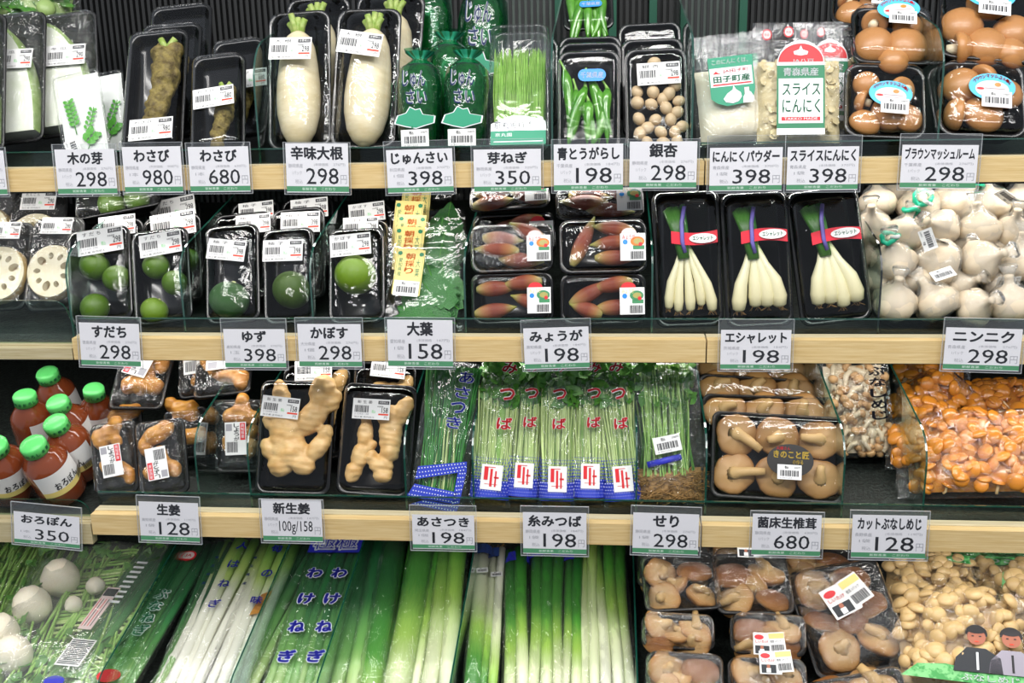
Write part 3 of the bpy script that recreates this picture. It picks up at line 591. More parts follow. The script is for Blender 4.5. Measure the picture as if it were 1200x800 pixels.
for i, (xb, xt, yt, w, dy, lb) in enumerate([(343, 343, 14, 78, .034, 'black tray holding a slim white daikon, beside the wasabi trays'), (415, 424, 11, 81, .034, 'black tray holding a plump white daikon, beside the green junsai bags'),
    (368, 369, -2, 80, .105, 'black daikon tray behind the slim daikon'), (436, 450, -6, 86, .105, 'black daikon tray behind the plump daikon')]):
    fr = frame(xb, xt, yt, 0, dy, 26, w, d=.03); w_, h_ = fr[1], fr[2]
    def dk(t, w, h, i=i):
        R = w * (.275 if i % 2 == 0 else .27); daikon(t, T3(0 if i % 2 == 0 else .002, h * .0, .004, 0, 0, 0 if i % 2 == 0 else -2), h * .83, w * .345, i)
    Rr = w_ * .345 * .955
    pack('daikon_pack', lb, 'vegetable pack', fr, dk, d=.03, bulge=.003, cover='film_flat', wr=.0008, r=.014, fn=lambda x, y, R=Rr, h=h_: (.009 + math.sqrt(max(0, (R * 1.02) ** 2 - (x * .9) ** 2)) * min(1, max(0, (1 - abs(y / h - .43) ** 2.6 * 5))) ** .5) if abs(x) < R else 0,
         st=[S(-.0, .62 if i % 2 == 0 else .64, .66 if i < 2 else .5, -4 if i % 2 == 0 else -9, nm='大 根', price='298', z=.012 + Rr * 1.02)], group='daikon trays')
# junsai: green printed bags
def junsai(name, lb, xb, xt, yt, w, dy, text=True, yb=None, lean=12, sticker_=True):
    M, w, h = frame(xb, xt, yt, 0, dy, lean, w, yb); t = thing(name, lb, 'vegetable bag', M, 'green junsai bags')
    m = MB(); R = w * .42; m.tube([(0, h * .03, 0), (0, h * .06, 0), (0, h * .4, 0), (.001, h * .7, 0), (0, h * .84, 0)], [R * .6, R * .96, R, R * .96, R * .55], 'junsai_green', 16); m.part('junsai', t)
    b = MB(); rings = []; n = 26; sd = rnd(0, 9)
    for j, (v, r) in enumerate([(0, .5), (.03, .95), (.2, 1.02), (.45, 1.0), (.65, 1.02), (.80, .93), (.88, .5), (.91, .25), (.94, .45), (1.0, .75)]):
        rings.append([(math.cos(6.283 * k / n) * (w * .5) * r * (1 + .06 * noise.noise(Vector((k * .9, v * 7, sd)))), v * h, math.sin(6.283 * k / n) * w * (.5 if v < .85 else .3) * r * (1 + .14 * noise.noise(Vector((k * 1.7, v * 9, sd))))) for k in range(n)])
    b.loft(rings, 'bag_green', True, False); b.part('bag', t)
    b = MB(); rings = []
    for v, r in [(.855, .55), (.885, .3), (.91, .27), (.94, .45), (.975, .62)]:
        rings.append([(math.cos(6.283 * k / n) * (w * .5) * r * 1.03 * (1 + .2 * math.sin(k * 2.4)), v * h, math.sin(6.283 * k / n) * w * .3 * r * 1.03 * (1 + .2 * math.sin(k * 1.9))) for k in range(n)])
    b.loft(rings, 'teal_print', False, False); b.part('gathered_neck', t)
    if text:
        p = MB(); z = w * .5 + .0015
        for off, mt_, bd, dz in ((0, 'white_print', .055, 0), (0, 'navy_print', .01, .0004)):
            p.text('じゅん', -w * .30, h * .60, w * .22, h * .76, z + dz, mt_, bd); p.text('さい', -w * .22, h * .44, w * .26, h * .58, z + dz, mt_, bd)
        p.part('name_print', t); p = MB()
        P = [(-.44, .26), (-.38, .33), (-.2, .355), (-.12, .41), (-.0, .385), (.1, .395), (.16, .345), (.42, .33), (.40, .27), (.2, .245), (.02, .22), (-.2, .235)]
        p.poly([(a * w * 1.08, (b - .315) * 1.1 * h + .315 * h) for a, b in P], z - .0003, 'white_print'); p.poly([(a * w, b * h) for a, b in P], z, 'teal_print'); p.part('map_print', t)
    if sticker_: sticker(t, .0 if text else 0, h * .12, w * .62, 3, w * .5 + .002, 'jan', '', '398')
junsai('junsai_bag', 'green junsai bag with printed name, beside the plump daikon', 487, 488, 58, 52, .040)
junsai('junsai_bag', 'green junsai bag with printed name, beside the sprout onion box', 541, 545, 57, 52, .040)
junsai('junsai_bag', 'green junsai bag peeking up between the two nearest junsai bags', 524, 527, 36, 52, .10, False, sticker_=False)
junsai('junsai_bag', 'dark green junsai bag high behind, next to the wall trim', 556, 566, -30, 58, .17, True, sticker_=False)
junsai('junsai_bag', 'dark green junsai bag high behind the plump daikon', 512, 506, -35, 50, .17, False, sticker_=False)
def menegi(t, w, h):
    m = MB()
    for i in range(420):
        x = rnd(-.40, .40) * w; x2 = x + rnd(-.06, .06) * w; y1 = h * rnd(.68, .86); x2 = max(-.42 * w, min(.42 * w, x2)); z = rnd(-.008, .004)
        m.tube([(x * .96, h * .10, z), ((x + x2) / 2 + rnd(-.02, .02) * w, h * .45, z + .001), (x2, y1, z + .001)], .00042, 'menegi', 3, cap=False)
    o = m.part('onion_sprouts', t); o['kind'] = 'stuff'
    m = MB(); m.box(-w * .42, h * .05, -.010, w * .42, h * .18, .001, 'white_print'); m.part('sponge_base', t)
def menegi_label(t, w, h):
    m = MB(); z = .0095; c = [(-.43 * w, .03 * h), (.43 * w, .03 * h), (.43 * w, .20 * h)] + [(.43 * w - .86 * w * i / 8, h * (.20 + .07 * math.sin(math.pi * i / 8) + .0)) for i in range(1, 9)]
    m.poly(c, z, 'white_print'); m.poly([(-.43 * w, .03 * h), (.43 * w, .03 * h), (.43 * w, .14 * h), (.0, .145 * h), (-.43 * w, .14 * h)], z + .0002, 'teal_print')
    m.text('京丸姫ねぎ', -.38 * w, .16 * h, .22 * w, .225 * h, z + .0003, 'ink', -.003); m.text('京丸園', -.36 * w, .095 * h, -.1 * w, .125 * h, z + .0004, 'white_print'); m.quad(-.38 * w, .05 * h, .38 * w, .058 * h, z + .0004, 'white_print')
    for a in range(5): m.ell(.33 * w + .05 * w * math.cos(a * 1.256), .205 * h + .03 * h * math.sin(a * 1.256), .045 * w, .02 * h, z + .0004, 'white_print', 10)
    m.part('label_band', t)
for i, (yt, dy, lb) in enumerate([(38, .03, 'clear box of fine green sprout onions beside the junsai bags'), (29, .068, 'clear sprout onion box directly behind the nearest one')]):
    fr = frame(607, 609, yt, 0, dy, 31, 74); t = pack('sprout_onion_box', lb, 'vegetable pack', fr, menegi if i == 0 else None, d=.014, bulge=.008, cover='lid_clear', tr='lid_clear', wr=0, r=.012)
    if i == 0: menegi_label(t, fr[1], fr[2])
def chilies(t, w, h):
    for i, (x, y, L, rz, c) in enumerate([(-.38, .80, .078, 2, .05), (-.20, .60, .064, -9, .08), (-.05, .62, .072, -14, -.07), (.04, .72, .078, 4, .08), (.14, .60, .066, 8, .06), (.30, .60, .055, 8, -.12), (-.12, .5, .06, 10, .1), (.26, .45, .05, -20, .1), (0.0, .48, .05, -2, .0)]):
        chili(t, x * w, y * h, .001 + .002 * (i % 3), L * 1.05, rz, c, i)
for i, (yt, dy, lb) in enumerate([(60, .03, 'black tray of green chillies with blue origin sticker, nearest'), (50, .068, 'black chilli tray directly behind the nearest'), (43, .105, 'black chilli tray, rearmost of its file')]):
    fr = frame(690, 690, yt, 0, dy, 24, 77); t = pack('chilli_pack', lb, 'vegetable pack', fr, chilies if i == 0 else None, d=.016, bulge=.008, cover='lid_clear', wr=.0006, group='green chilli trays')
    if i == 0:
        w, h = fr[1], fr[2]; b = MB(); z = .0125; b.slab([(x, y) for x, y, _ in rrect(w * .42, h * .12, h * .06, 0, .05 * w, .72 * h)], z, z + .0003, 'blue_sticker'); b.text('千葉県産', -.12 * w, .69 * h, .22 * w, .75 * h, z + .0005, 'white_print', .01); b.part('origin_sticker', t)
fr = frame(690, 688, -22, 0, .23, 30, 62, yb=36); t = pack('chilli_pack', 'chilli tray high at the back above the nearest chilli trays', 'vegetable pack', fr, chilies, d=.014, bulge=.008, cover='lid_clear', wr=.0006, group='green chilli trays')
w, h = fr[1], fr[2]; b = MB(); b.slab([(x, y) for x, y, _ in rrect(w * .42, h * .12, h * .06, 0, .05 * w, .42 * h)], .0125, .0128, 'blue_sticker'); b.text('千葉県産', -.12 * w, .39 * h, .22 * w, .45 * h, .013, 'white_print', .01); b.part('origin_sticker', t)
def nuts(t, w, h):
    pts = [(-.3, .44), (-.28, .29), (-.27, .15), (-.08, .42), (-.02, .27), (.06, .15), (.15, .38), (.22, .27), (.32, .34), (.36, .45), (.28, .15), (-.16, .05), (.1, .04), (.31, .06), (-.05, .54), (.2, .52), (-.02, .83), (.1, .47), (-.15, .2), (.4, .2), (-.3, .55), (.3, .6)]
    for x, y in pts: nut(t, x * w, y * h + .004, rnd(-.001, .003), w * rnd(.105, .122))
for i, (xb, xt, yt, dy, lb) in enumerate([(772, 769, 57, .03, 'black tray of beige ginkgo nuts, nearest'), (772, 769, 46, .07, 'black ginkgo nut tray directly behind the nearest'), (771, 767, 27, .115, 'black ginkgo nut tray, rearmost and highest')]):
    pack('ginkgo_pack', lb, 'nut pack', frame(xb, xt, yt, 0, dy, 24, 77), nuts if i == 0 else None, d=.018, bulge=.008, cover='lid_clear', wr=.0006, st=[S(.04, .72, .68, 2, nm='銀 杏', price='298')] if i == 0 else [], group='ginkgo nut trays')
# garlic powder and sliced garlic bags
def gbag(kind, lb, fr):
    M, w, h = fr; t = thing('garlic_bag' if kind else 'garlic_powder_bag', lb, 'garlic bag', M)
    m = MB(); n = 16
    pillow(t, w * .90, h * .66, .016, 'garlic_slice' if kind else 'garlic_powder', 'sliced_garlic' if kind else 'garlic_powder', .0022 if kind else .001, 90 if kind else 40, y0=h * .02)
    if kind:
        m = MB()
        for i in range(90):
            x, y = rnd(-.40, .40) * w, rnd(.05, .66) * h; m.M = T3(x, y, .0165 * (1 - abs(2 * x / w) ** 3) + .001, rnd(-35, 35), rnd(-35, 35), rnd(0, 180)); m.slab([(math.cos(a) * rnd(.004, .006), math.sin(a) * .004) for a in [k * 1.047 for k in range(6)]], -.0006, .0006, 'garlic_slice')
        m.M = None; o = m.part('garlic_chips', t); o['kind'] = 'stuff'
    pillow(t, w, h, .021, 'film_crinkle', 'bag', .0016, 55, shape=4, cut=.62)
    z = .0245; p = MB()
    if not kind:
        a, b, c, d = -.30 * w, .30 * h, .27 * w, .74 * h; p.poly([(a, b + .17 * (d - b)), (a + .08 * w, b + .03 * h), (a + .2 * w, b), (c - .05 * w, b + .02 * h), (c, b + .14 * h), (c, d), (a, d)], z, 'teal_print')
        p.quad(a + .012 * w, b + .40 * (d - b), c - .02 * w, d - .22 * (d - b), z + .0002, 'white_print'); p.text('このにんにくは、', a + .05 * w, d - .15 * (d - b), c - .06 * w, d - .05 * (d - b), z + .0004, 'white_print', .01)
        p.text('田子町産', a + .05 * w, b + .48 * (d - b), c - .05 * w, b + .62 * (d - b), z + .0005, 'green_print', .03); p.text('JA田子町', a + .18 * w, b + .66 * (d - b), c - .06 * w, b + .74 * (d - b), z + .0005, 'red_print', .01)
        p.poly([(a + .05 * w, b + .66 * (d - b)), (a + .09 * w, b + .72 * (d - b)), (a + .12 * w, b + .68 * (d - b)), (a + .16 * w, b + .66 * (d - b))], z + .0005, 'red_print')
        p.quad(a + .04 * w, b + .425 * (d - b), c - .04 * w, b + .455 * (d - b), z + .0005, 'red_print')
        P = [(-.16, .06), (-.13, .02), (-.03, .0), (.05, .02), (.10, .07), (.09, .12), (.03, .16), (-.005, .21), (-.02, .16), (-.10, .12)]; p.poly([(a + .30 * w + x * w * .9, b + .02 * h + y * h * .75) for x, y in P], z + .0006, 'white_print')
        P = [(.0, .0), (.12, .0), (.15, .04), (.11, .10), (.06, .12), (.01, .06)]; p.poly([(a + .40 * w + x * w, b + .015 * h + y * h * .9) for x, y in P], z + .0005, 'white_print'); p.quad(a + .43 * w, b + .05 * h, a + .49 * w, b + .15 * h, z + .0008, 'pink_label')
    else:
        a, b, c, d = -.27 * w, .10 * h, .25 * w, .80 * h; n = 16; e = .60 * h
        p.poly([(a, e), (c, e)] + [(c - (c - a) * (.5 - .5 * math.cos(math.pi * i / n)), e + (d - e) * math.sin(math.pi * i / n)) for i in range(0, n + 1)], z, 'white_print')
        p.poly([(c - .015 * w - (c - a - .03 * w) * (.5 - .5 * math.cos(math.pi * i / n)), e + .004 + (d - e - .008) * math.sin(math.pi * i / n)) for i in range(0, n + 1)], z + .0002, 'red_print')
        p.quad(a, b, c, e, z + .0001, 'green_print'); p.quad(a + .02 * w, b + .04 * h, c - .02 * w, e - .105 * h, z + .0003, 'white_print'); p.quad(a, b - .05 * h, c, b, z + .0001, 'white_print')
        p.text('青森県産', a + .07 * w, e - .085 * h, c - .07 * w, e - .02 * h, z + .0004, 'white_print', .02); p.text('スライス', a + .06 * w, b + .26 * h, c - .05 * w, b + .36 * h, z + .0005, 'green_print', .015); p.text('にんにく', a + .06 * w, b + .12 * h, c - .05 * w, b + .235 * h, z + .0005, 'green_print', .015)
        p.quad(a + .05 * w, b + .06 * h, c - .05 * w, b + .09 * h, z + .0005, 'red_print'); p.text('TAKKO MADE', a + .08 * w, b + .065 * h, c - .08 * w, b + .085 * h, z + .0007, 'white_print'); p.text('JA八戸', a + .17 * w, e + .015 * h, c - .12 * w, e + .05 * h, z + .0005, 'white_print', .02)
        P = [(-.07, .0), (.0, -.01), (.07, .0), (.08, .03), (.02, .05), (.0, .09), (-.02, .05), (-.08, .03)]; p.poly([((a + c) / 2 + x * w, e + .085 * h + y * h * .8) for x, y in P], z + .0005, 'white_print')
        for x_ in (-.36, -.12): 
            p.ell(x_ * w, .90 * h - .02 * h * (x_ < -.2), .055 * w, .045 * h, .0225 - .012, 'red_print'); p.ell(x_ * w, .90 * h - .02 * h * (x_ < -.2), .042 * w, .034 * h, .0227 - .012, 'pink_label'); p.text('青森', (x_ - .03) * w, .885 * h - .02 * h * (x_ < -.2), (x_ + .03) * w, .91 * h - .02 * h * (x_ < -.2), .0108, 'red_print')
    p.part('label_print', t)
gbag(0, 'clear bag of white garlic powder with green label, beside the ginkgo trays', frame(863, 850, 42, 0, .045, 18, 90))
gbag(1, 'clear bag of sliced garlic with red and green label, nearest', frame(944, 944, 26, 0, .045, 18, 104))
gbag(1, 'second bag of sliced garlic showing behind the nearest one', frame(966, 972, 30, 0, .085, 18, 80))
gbag(0, 'second bag of garlic powder hidden behind the nearest one', frame(872, 856, 44, 0, .085, 18, 86))
def bmush(t, w, h, lay):
    for (x, y, r, rx, ry) in lay: brown_mush(t, x * w, y * h, -.002, r * w, rx, ry, rnd(0, 360))
LAY = [[(-.22, .74, .17, 10, 0), (.08, .36, .25, -25, 0), (-.24, .22, .2, 0, -30), (-.28, .5, .14, 100, 20), (.2, .66, .18, 150, 0), (.28, .3, .2, 10, 20)],
       [(-.25, .35, .26, 20, 0), (.18, .35, .27, 15, 0), (-.2, .75, .17, 120, 0), (.2, .72, .19, 0, 0), (0, .1, .2, 0, 0)],
       [(-.22, .7, .23, 0, -20), (.02, .32, .25, -20, 0), (.25, .6, .24, 0, 30), (-.3, .3, .2, 90, 0), (.05, .8, .18, 100, 0)],
       [(.02, .78, .22, 0, 0), (-.25, .45, .24, 0, 0), (.28, .42, .22, -10, 0), (.0, .2, .24, 0, 0), (-.26, .14, .18, 80, 0), (.27, .14, .19, 0, 20)]]
def blabel(t, w, h, x, y, rz, z):
    m = MB(); W = w * .50; m.M = T3(x * w, y * h, z, 0, 0, rz); m.ell(0, 0, W / 2, W * .34, 0, 'sky_label', 28); m.ell(0, -W * .06, W * .36, W * .22, .0002, 'pink_label', 24)
    chs = 'ブラウンマッシュルーム'
    for i, ch in enumerate(chs):
        a = RAD(152 - 124 * i / (len(chs) - 1)); cx, cy = W * .425 * math.cos(a), W * .27 * math.sin(a); m.M = T3(x * w, y * h, z, 0, 0, rz) @ T3(cx, cy, 0, 0, 0, math.degrees(a) - 90); q = W * .038; m.text(ch, -q, -q, q, q, .0006, 'red_print', .03)
    m.M = T3(x * w, y * h, z, 0, 0, rz); m.ell(-W * .04, W * .06, W * .06, W * .045, .0004, 'label_white'); m.ell(W * .12, W * .06, W * .07, W * .05, .0004, 'ginger_orange'); m.ell(-W * .25, -W * .06, W * .08, W * .03, .0004, 'red_print'); m.quad(-W * .16, -W * .05, W * .28, -W * .035, .0005, 'grey_ink'); m.quad(-W * .2, -W * .11, W * .2, -W * .10, .0005, 'grey_ink')
    m.part('round_label', t)
for i, (xb, xt, yt, yb, w, dy, lean, lb) in enumerate([(1048, 1047, 76, None, 98, .032, 32, 'tray of brown mushrooms standing lowest, beside the sliced garlic'), (1054, 1050, 12, 77, 98, .085, 42, 'tray of brown mushrooms resting on the one beside the sliced garlic'),
    (1152, 1148, 73, None, 104, .032, 32, 'tray of brown mushrooms standing lowest, nearest the shelf end'), (1160, 1158, -14, 73, 112, .085, 42, 'tray of brown mushrooms resting on the one nearest the shelf end'), (1026, 1026, -28, 33, 96, .16, 42, 'tray of brown mushrooms at the very top, behind the stack')]):
    M, w, h = frame(xb, xt, yt, 0, dy, lean, w, yb, d=.032); t = pack('brown_mushroom_pack', lb, 'mushroom pack', (M, w, h), lambda t, w, h, i=i: bmush(t, w, h, LAY[i % 4]), d=.032, bulge=.014, cover='film_flat', wr=.002, r=.016, group='brown mushroom trays')
    lx, ly = [(.02, .50), (.04, .80), (.06, .56), (.0, .72), (.1, .5)][i]; blabel(t, w, h, lx, ly, 6 if i == 1 else -3, .0185); sticker(t, lx * w + .004, (ly - .17) * h, w * .32, -3, .020, 'jan', '', '298')
# ================================================================== second shelf
def tent(spots, w):
    def f(x, y):
        z = 0
        for a, b, r in spots:
            d = math.hypot(x - a * w, y - b * w * 1.42); R_ = r * w; z = max(z, (math.sqrt(R_ * R_ - d * d) if d < R_ * .85 else R_ * .53 - (d - R_ * .85) * .8) - .003)
        return z
    return f
def limes(spots, mt, kind):
    def f(t, w, h):
        for i, (x, y, r) in enumerate(spots): citrus(t, x * w, y * h, -.004, r * w, mt if isinstance(mt, str) else mt[i % len(mt)], kind)
    return f
SU = [(-.10, .62, .235), (.24, .46, .21), (-.12, .18, .225)]; SU2 = [(-.10, .62, .23), (.20, .42, .22), (-.18, .16, .23)]
for (name, xb, xt, yt, dy, w, spots, mt, kind, nm, price, st, lb, gr) in [
    ('sudachi_pack', 112, 108, 268, .028, 80, SU, 'sudachi_green', 'sudachi', 'す だ ち', '298', (.12, .82, .72, 2), 'tray of three small sudachi limes, nearest the lotus root', 'sudachi trays'),
    ('sudachi_pack', 187, 181, 269, .028, 73, SU2, ('sudachi_green', 'sudachi_green', 'citrus_light'), 'sudachi', 'す だ ち', '298', (.10, .80, .72, 2), 'tray of three small sudachi limes against the glass divider, lowest one yellowish', 'sudachi trays'),
    ('sudachi_pack', 130, 128, 258, .075, 66, [], '', '', 'す だ ち', '298', (.1, .88, .7, 0), 'sudachi tray behind the one next to the lotus root', 'sudachi trays'),
    ('sudachi_pack', 196, 194, 252, .075, 72, SU, 'sudachi_green', 'sudachi', 'す だ ち', '298', (.1, .84, .78, 4), 'sudachi tray behind the one against the glass divider', 'sudachi trays'),
    ('sudachi_pack', 205, 200, 238, .12, 70, [], '', '', 'す だ ち', '298', (.1, .84, .78, 4), 'rearmost sudachi tray near the glass divider', 'sudachi trays'),
    ('yuzu_pack', 273, 272, 264, .028, 68, [(-.08, .25, .36)], 'yuzu_green', 'yuzu', '柚 子', '398', (.0, .70, .70, -10), 'tray with one dark green yuzu and a slanted sticker', 'yuzu trays'),
    ('yuzu_pack', 340, 338, 268, .028, 65, [(.02, .36, .37)], 'citrus_dark', 'yuzu', '柚 子', '398', (-.02, .72, .76, -3), 'tray with one dark green yuzu and an even sticker', 'yuzu trays'),
    ('yuzu_pack', 277, 275, 250, .075, 72, [], '', '', '柚 子', '398', (.25, .82, .6, 0), 'yuzu tray behind the one with the slanted sticker', 'yuzu trays'),
    ('yuzu_pack', 345, 343, 244, .075, 66, [], '', '', '柚 子', '398', (.1, .80, .74, -2), 'yuzu tray behind the one with the even sticker', 'yuzu trays'),
    ('yuzu_pack', 296, 292, 236, .12, 62, [], '', '', '柚 子', '398', (.1, .82, .7, 0), 'rearmost yuzu tray behind the slanted-sticker file', 'yuzu trays'),
    ('yuzu_pack', 356, 352, 232, .12, 66, [], '', '', '柚 子', '398', (.1, .82, .7, 0), 'rearmost yuzu tray behind the even-sticker file', 'yuzu trays'),
    ('kabosu_pack', 416, 416, 268, .028, 70, [(-.04, .52, .37)], 'citrus_light', 'kabosu', 'か ぼ す', '298', (-.04, .78, .72, 3), 'tray with one bright green kabosu, nearest', 'kabosu trays'),
    ('kabosu_pack', 428, 428, 260, .075, 62, [], '', '', 'か ぼ す', '298', (.0, .88, .7, 0), 'kabosu tray directly behind the nearest kabosu', 'kabosu trays'),
    ('kabosu_pack', 436, 434, 240, .12, 56, [], '', '', 'か ぼ す', '298', (.0, .84, .8, 3), 'rearmost kabosu tray with a white sticker on top', 'kabosu trays')]:
    pack(name, lb, 'citrus pack', frame(xb, xt, yt, 1, dy, 26, w), limes(spots, mt, kind), d=.022, bulge=.010, cover='film_flat', wr=.001, fn=tent(spots, w / F * 1.22), st=[S(st[0], st[1], st[2], st[3], nm=nm, price=price, z=.0215 if len(spots) == 1 else .0165)], group=gr)
t = pack('sudachi_pack', 'sudachi tray lying tipped on top of the rear sudachi trays', 'citrus pack', frame(135, 136, 224, 1, .15, 58, 104, 252, d=.02), limes([(-.1, .5, .16), (.2, .5, .15)], 'sudachi_green', 'sudachi'), d=.022, bulge=.012, cover='film_crinkle', wr=.001, group='sudachi trays')
# lotus roots in the left bay
def lotus(t, w, h, key='a', holes=9):
    c = bpy.data.curves.new('l', 'CURVE'); c.dimensions = '2D'; c.fill_mode = 'BOTH'; c.extrude = .006; c.resolution_u = 2
    def ring(cx, cy, rx, ry, rot=0, n=16):
        sp = c.splines.new('POLY'); sp.points.add(n - 1); sp.use_cyclic_u = True
        for i in range(n):
            a = 6.2832 * i / n; x, y = rx * math.cos(a), ry * math.sin(a); sp.points[i].co = (cx + x * math.cos(rot) - y * math.sin(rot), cy + x * math.sin(rot) + y * math.cos(rot), 0, 1)
    R = w * .47; ring(0, 0, R, R * 1.12, .2, 36)
    hs = []
    for i in range(holes):
        a = 6.2832 * i / holes + .3; rr = .60 * R; k = (.11 if i % 3 else .16) * R; hs.append((rr * math.cos(a), rr * 1.1 * math.sin(a), k, a)); ring(*hs[-1][:2], k * 1.35, k, a, 14)
    o = bpy.data.objects.new('l', c); COL.objects.link(o); dg = bpy.context.evaluated_depsgraph_get(); dg.update(); me = bpy.data.meshes.new_from_object(o.evaluated_get(dg))
    m = MB(); m.add([v.co.copy() for v in me.vertices], [tuple(p.vertices) for p in me.polygons], 'lotus_flesh', False); bpy.data.objects.remove(o); bpy.data.curves.remove(c); bpy.data.meshes.remove(me)
    L = m.part('lotus_slice', t, T3(0, h * .40, .004, 0, 0, 0))
    m = MB(); m.loft([[(R * f * math.cos(6.2832 * i / 32), R * 1.12 * f * math.sin(6.2832 * i / 32), z) for i in range(32)] for f, z in ((.985, .0055), (1.02, .003), (1.04, -.008), (.9, -.014))], 'lotus_skin', False, True); m.part('skin', L)
    m = MB(); m.loft([[(R * f * math.cos(6.2832 * i / 32), R * 1.1 * f * math.sin(6.2832 * i / 32), z) for i in range(32)] for f, z in ((.97, -.0065), (.0, -.0065))], 'lotus_hole', False, False); m.part('hole_floor', L)
for xb, xt, yt, dy, w, lb, yb in [(50, 62, 256, .05, 64, 'lotus root tray with its cut face beside the sudachi', None), (8, 20, 262, .05, 66, 'lotus root tray cut off at the picture edge', None), (30, 40, 228, .12, 72, 'lotus root tray lying behind the cut lotus root', None), (-14, 0, 206, .12, 72, 'lotus root tray highest at the picture edge', None)]:
    fr = frame(xb, xt, yt, 1, dy, 32, w); pack('lotus_pack', lb, 'vegetable pack', fr, lotus, d=.022, bulge=.013, cover='film_crinkle', tr='foam_tray', wr=.0015, st=[S(.08, .86, .62, -4, nm='れ ん こ ん', price='290', z=.0175)], group='lotus root trays')
# green shiso bags
def shiso_leaf(parent, x, y, z, L, rz, tilt=0):
    def f(m):
        n = 14; vs = []; fs = []
        for i in range(n + 1):
            t = i / n; ww = .36 * math.sin(math.pi * min(1, t * .96 + .02)) ** .75 * (1 - .25 * t) * (1 + (.10 if i % 2 else -.06))
            for sx in (-1, -.5, 0, .5, 1): vs.append((sx * ww, t - (.06 if (abs(sx) == 1 and i % 2) else 0), .05 * math.sin(t * 5) * (1 - .3 * abs(sx)) + .03 * abs(sx)))
        for i in range(n):
            for j in range(4): a = i * 5 + j; fs.append((a, a + 1, a + 6, a + 5))
        m.add(vs, fs, 'shiso'); m.add([(0, -.12, -.01), (.015, -.12, 0), (.015, 1, .03), (0, 1, .02)], [(0, 1, 2, 3)], 'kinome')
    return inst('leaf', proto('shiso_leaf', f), parent, T3(x, y, z, tilt, 0, rz, L))
for i, (xt, yt, dy, w, lb) in enumerate([(503, 286, .028, 92, 'bag of green shiso leaves with a yellow label, nearest'), (499, 276, .052, 92, 'shiso bag second from the front of its file'), (499, 262, .074, 92, 'shiso bag third from the front of its file'), (499, 246, .096, 94, 'shiso bag fourth from the front of its file'), (498, 228, .120, 94, 'rearmost shiso bag of its file')]):
    M, w_, h = frame(498, xt, yt, 1, dy, 30, w, d=.004); t = thing('shiso_bag', lb, 'herb bag', M, 'green shiso bags'); w = w_
    for j, (x, y, L, rz) in enumerate([(.30, .10, .72, 8), (.30, .12, .70, 22), (.32, .14, .62, 38), (.30, .10, .66, 55), (.34, .08, .60, 74), (.2, .06, .5, 85), (.40, .25, .5, 48)] if i == 0 else [(.3, .2, .6, 20), (.1, .3, .6, -10)]):
        shiso_leaf(t, x * w, y * h, .0016 * j + .001, L * h, rz, (j % 3 - 1) * 5)
    pillow(t, w, h, .013, 'film_flat', 'film', .0012, 40, shape=4)
    b = MB(); z = .0158; lx, ly, lw, lh = -.20 * w, .62 * h, w * .36, h * .52
    if i: ly = .80 * h; 
    b.M = T3(lx, ly, z, 0, 0, -5); b.box(-lw / 2, -lh / 2, 0, lw / 2, lh / 2, .0003, 'yellow_label'); b.text('朝採り', -lw * .17, -lh * .05, lw * .17, lh * .42, .0006, 'orange_print', .02, True); b.text('大葉', lw * .22, -lh * .1, lw * .38, lh * .30, .0006, 'green_print', 0, True)
    b.text('愛知県産', -lw * .40, -lh * .1, -lw * .26, lh * .30, .0006, 'green_print', 0, True)
    for sx in (-1, 1): 
        b.ell(sx * lw * .38, lh * .40, lw * .08, lw * .08, .0005, 'green_print', 10); b.quad(sx * lw * .46 - .0002, -lh * .46, sx * lw * .46 + .0002, lh * .46, .0005, 'green_print')
    b.part('label_print', t)
    if i == 0: sticker(t, lx - .002, ly - lh * .36, lw * .9, -5, z + .0006, 'jan', '', '158')
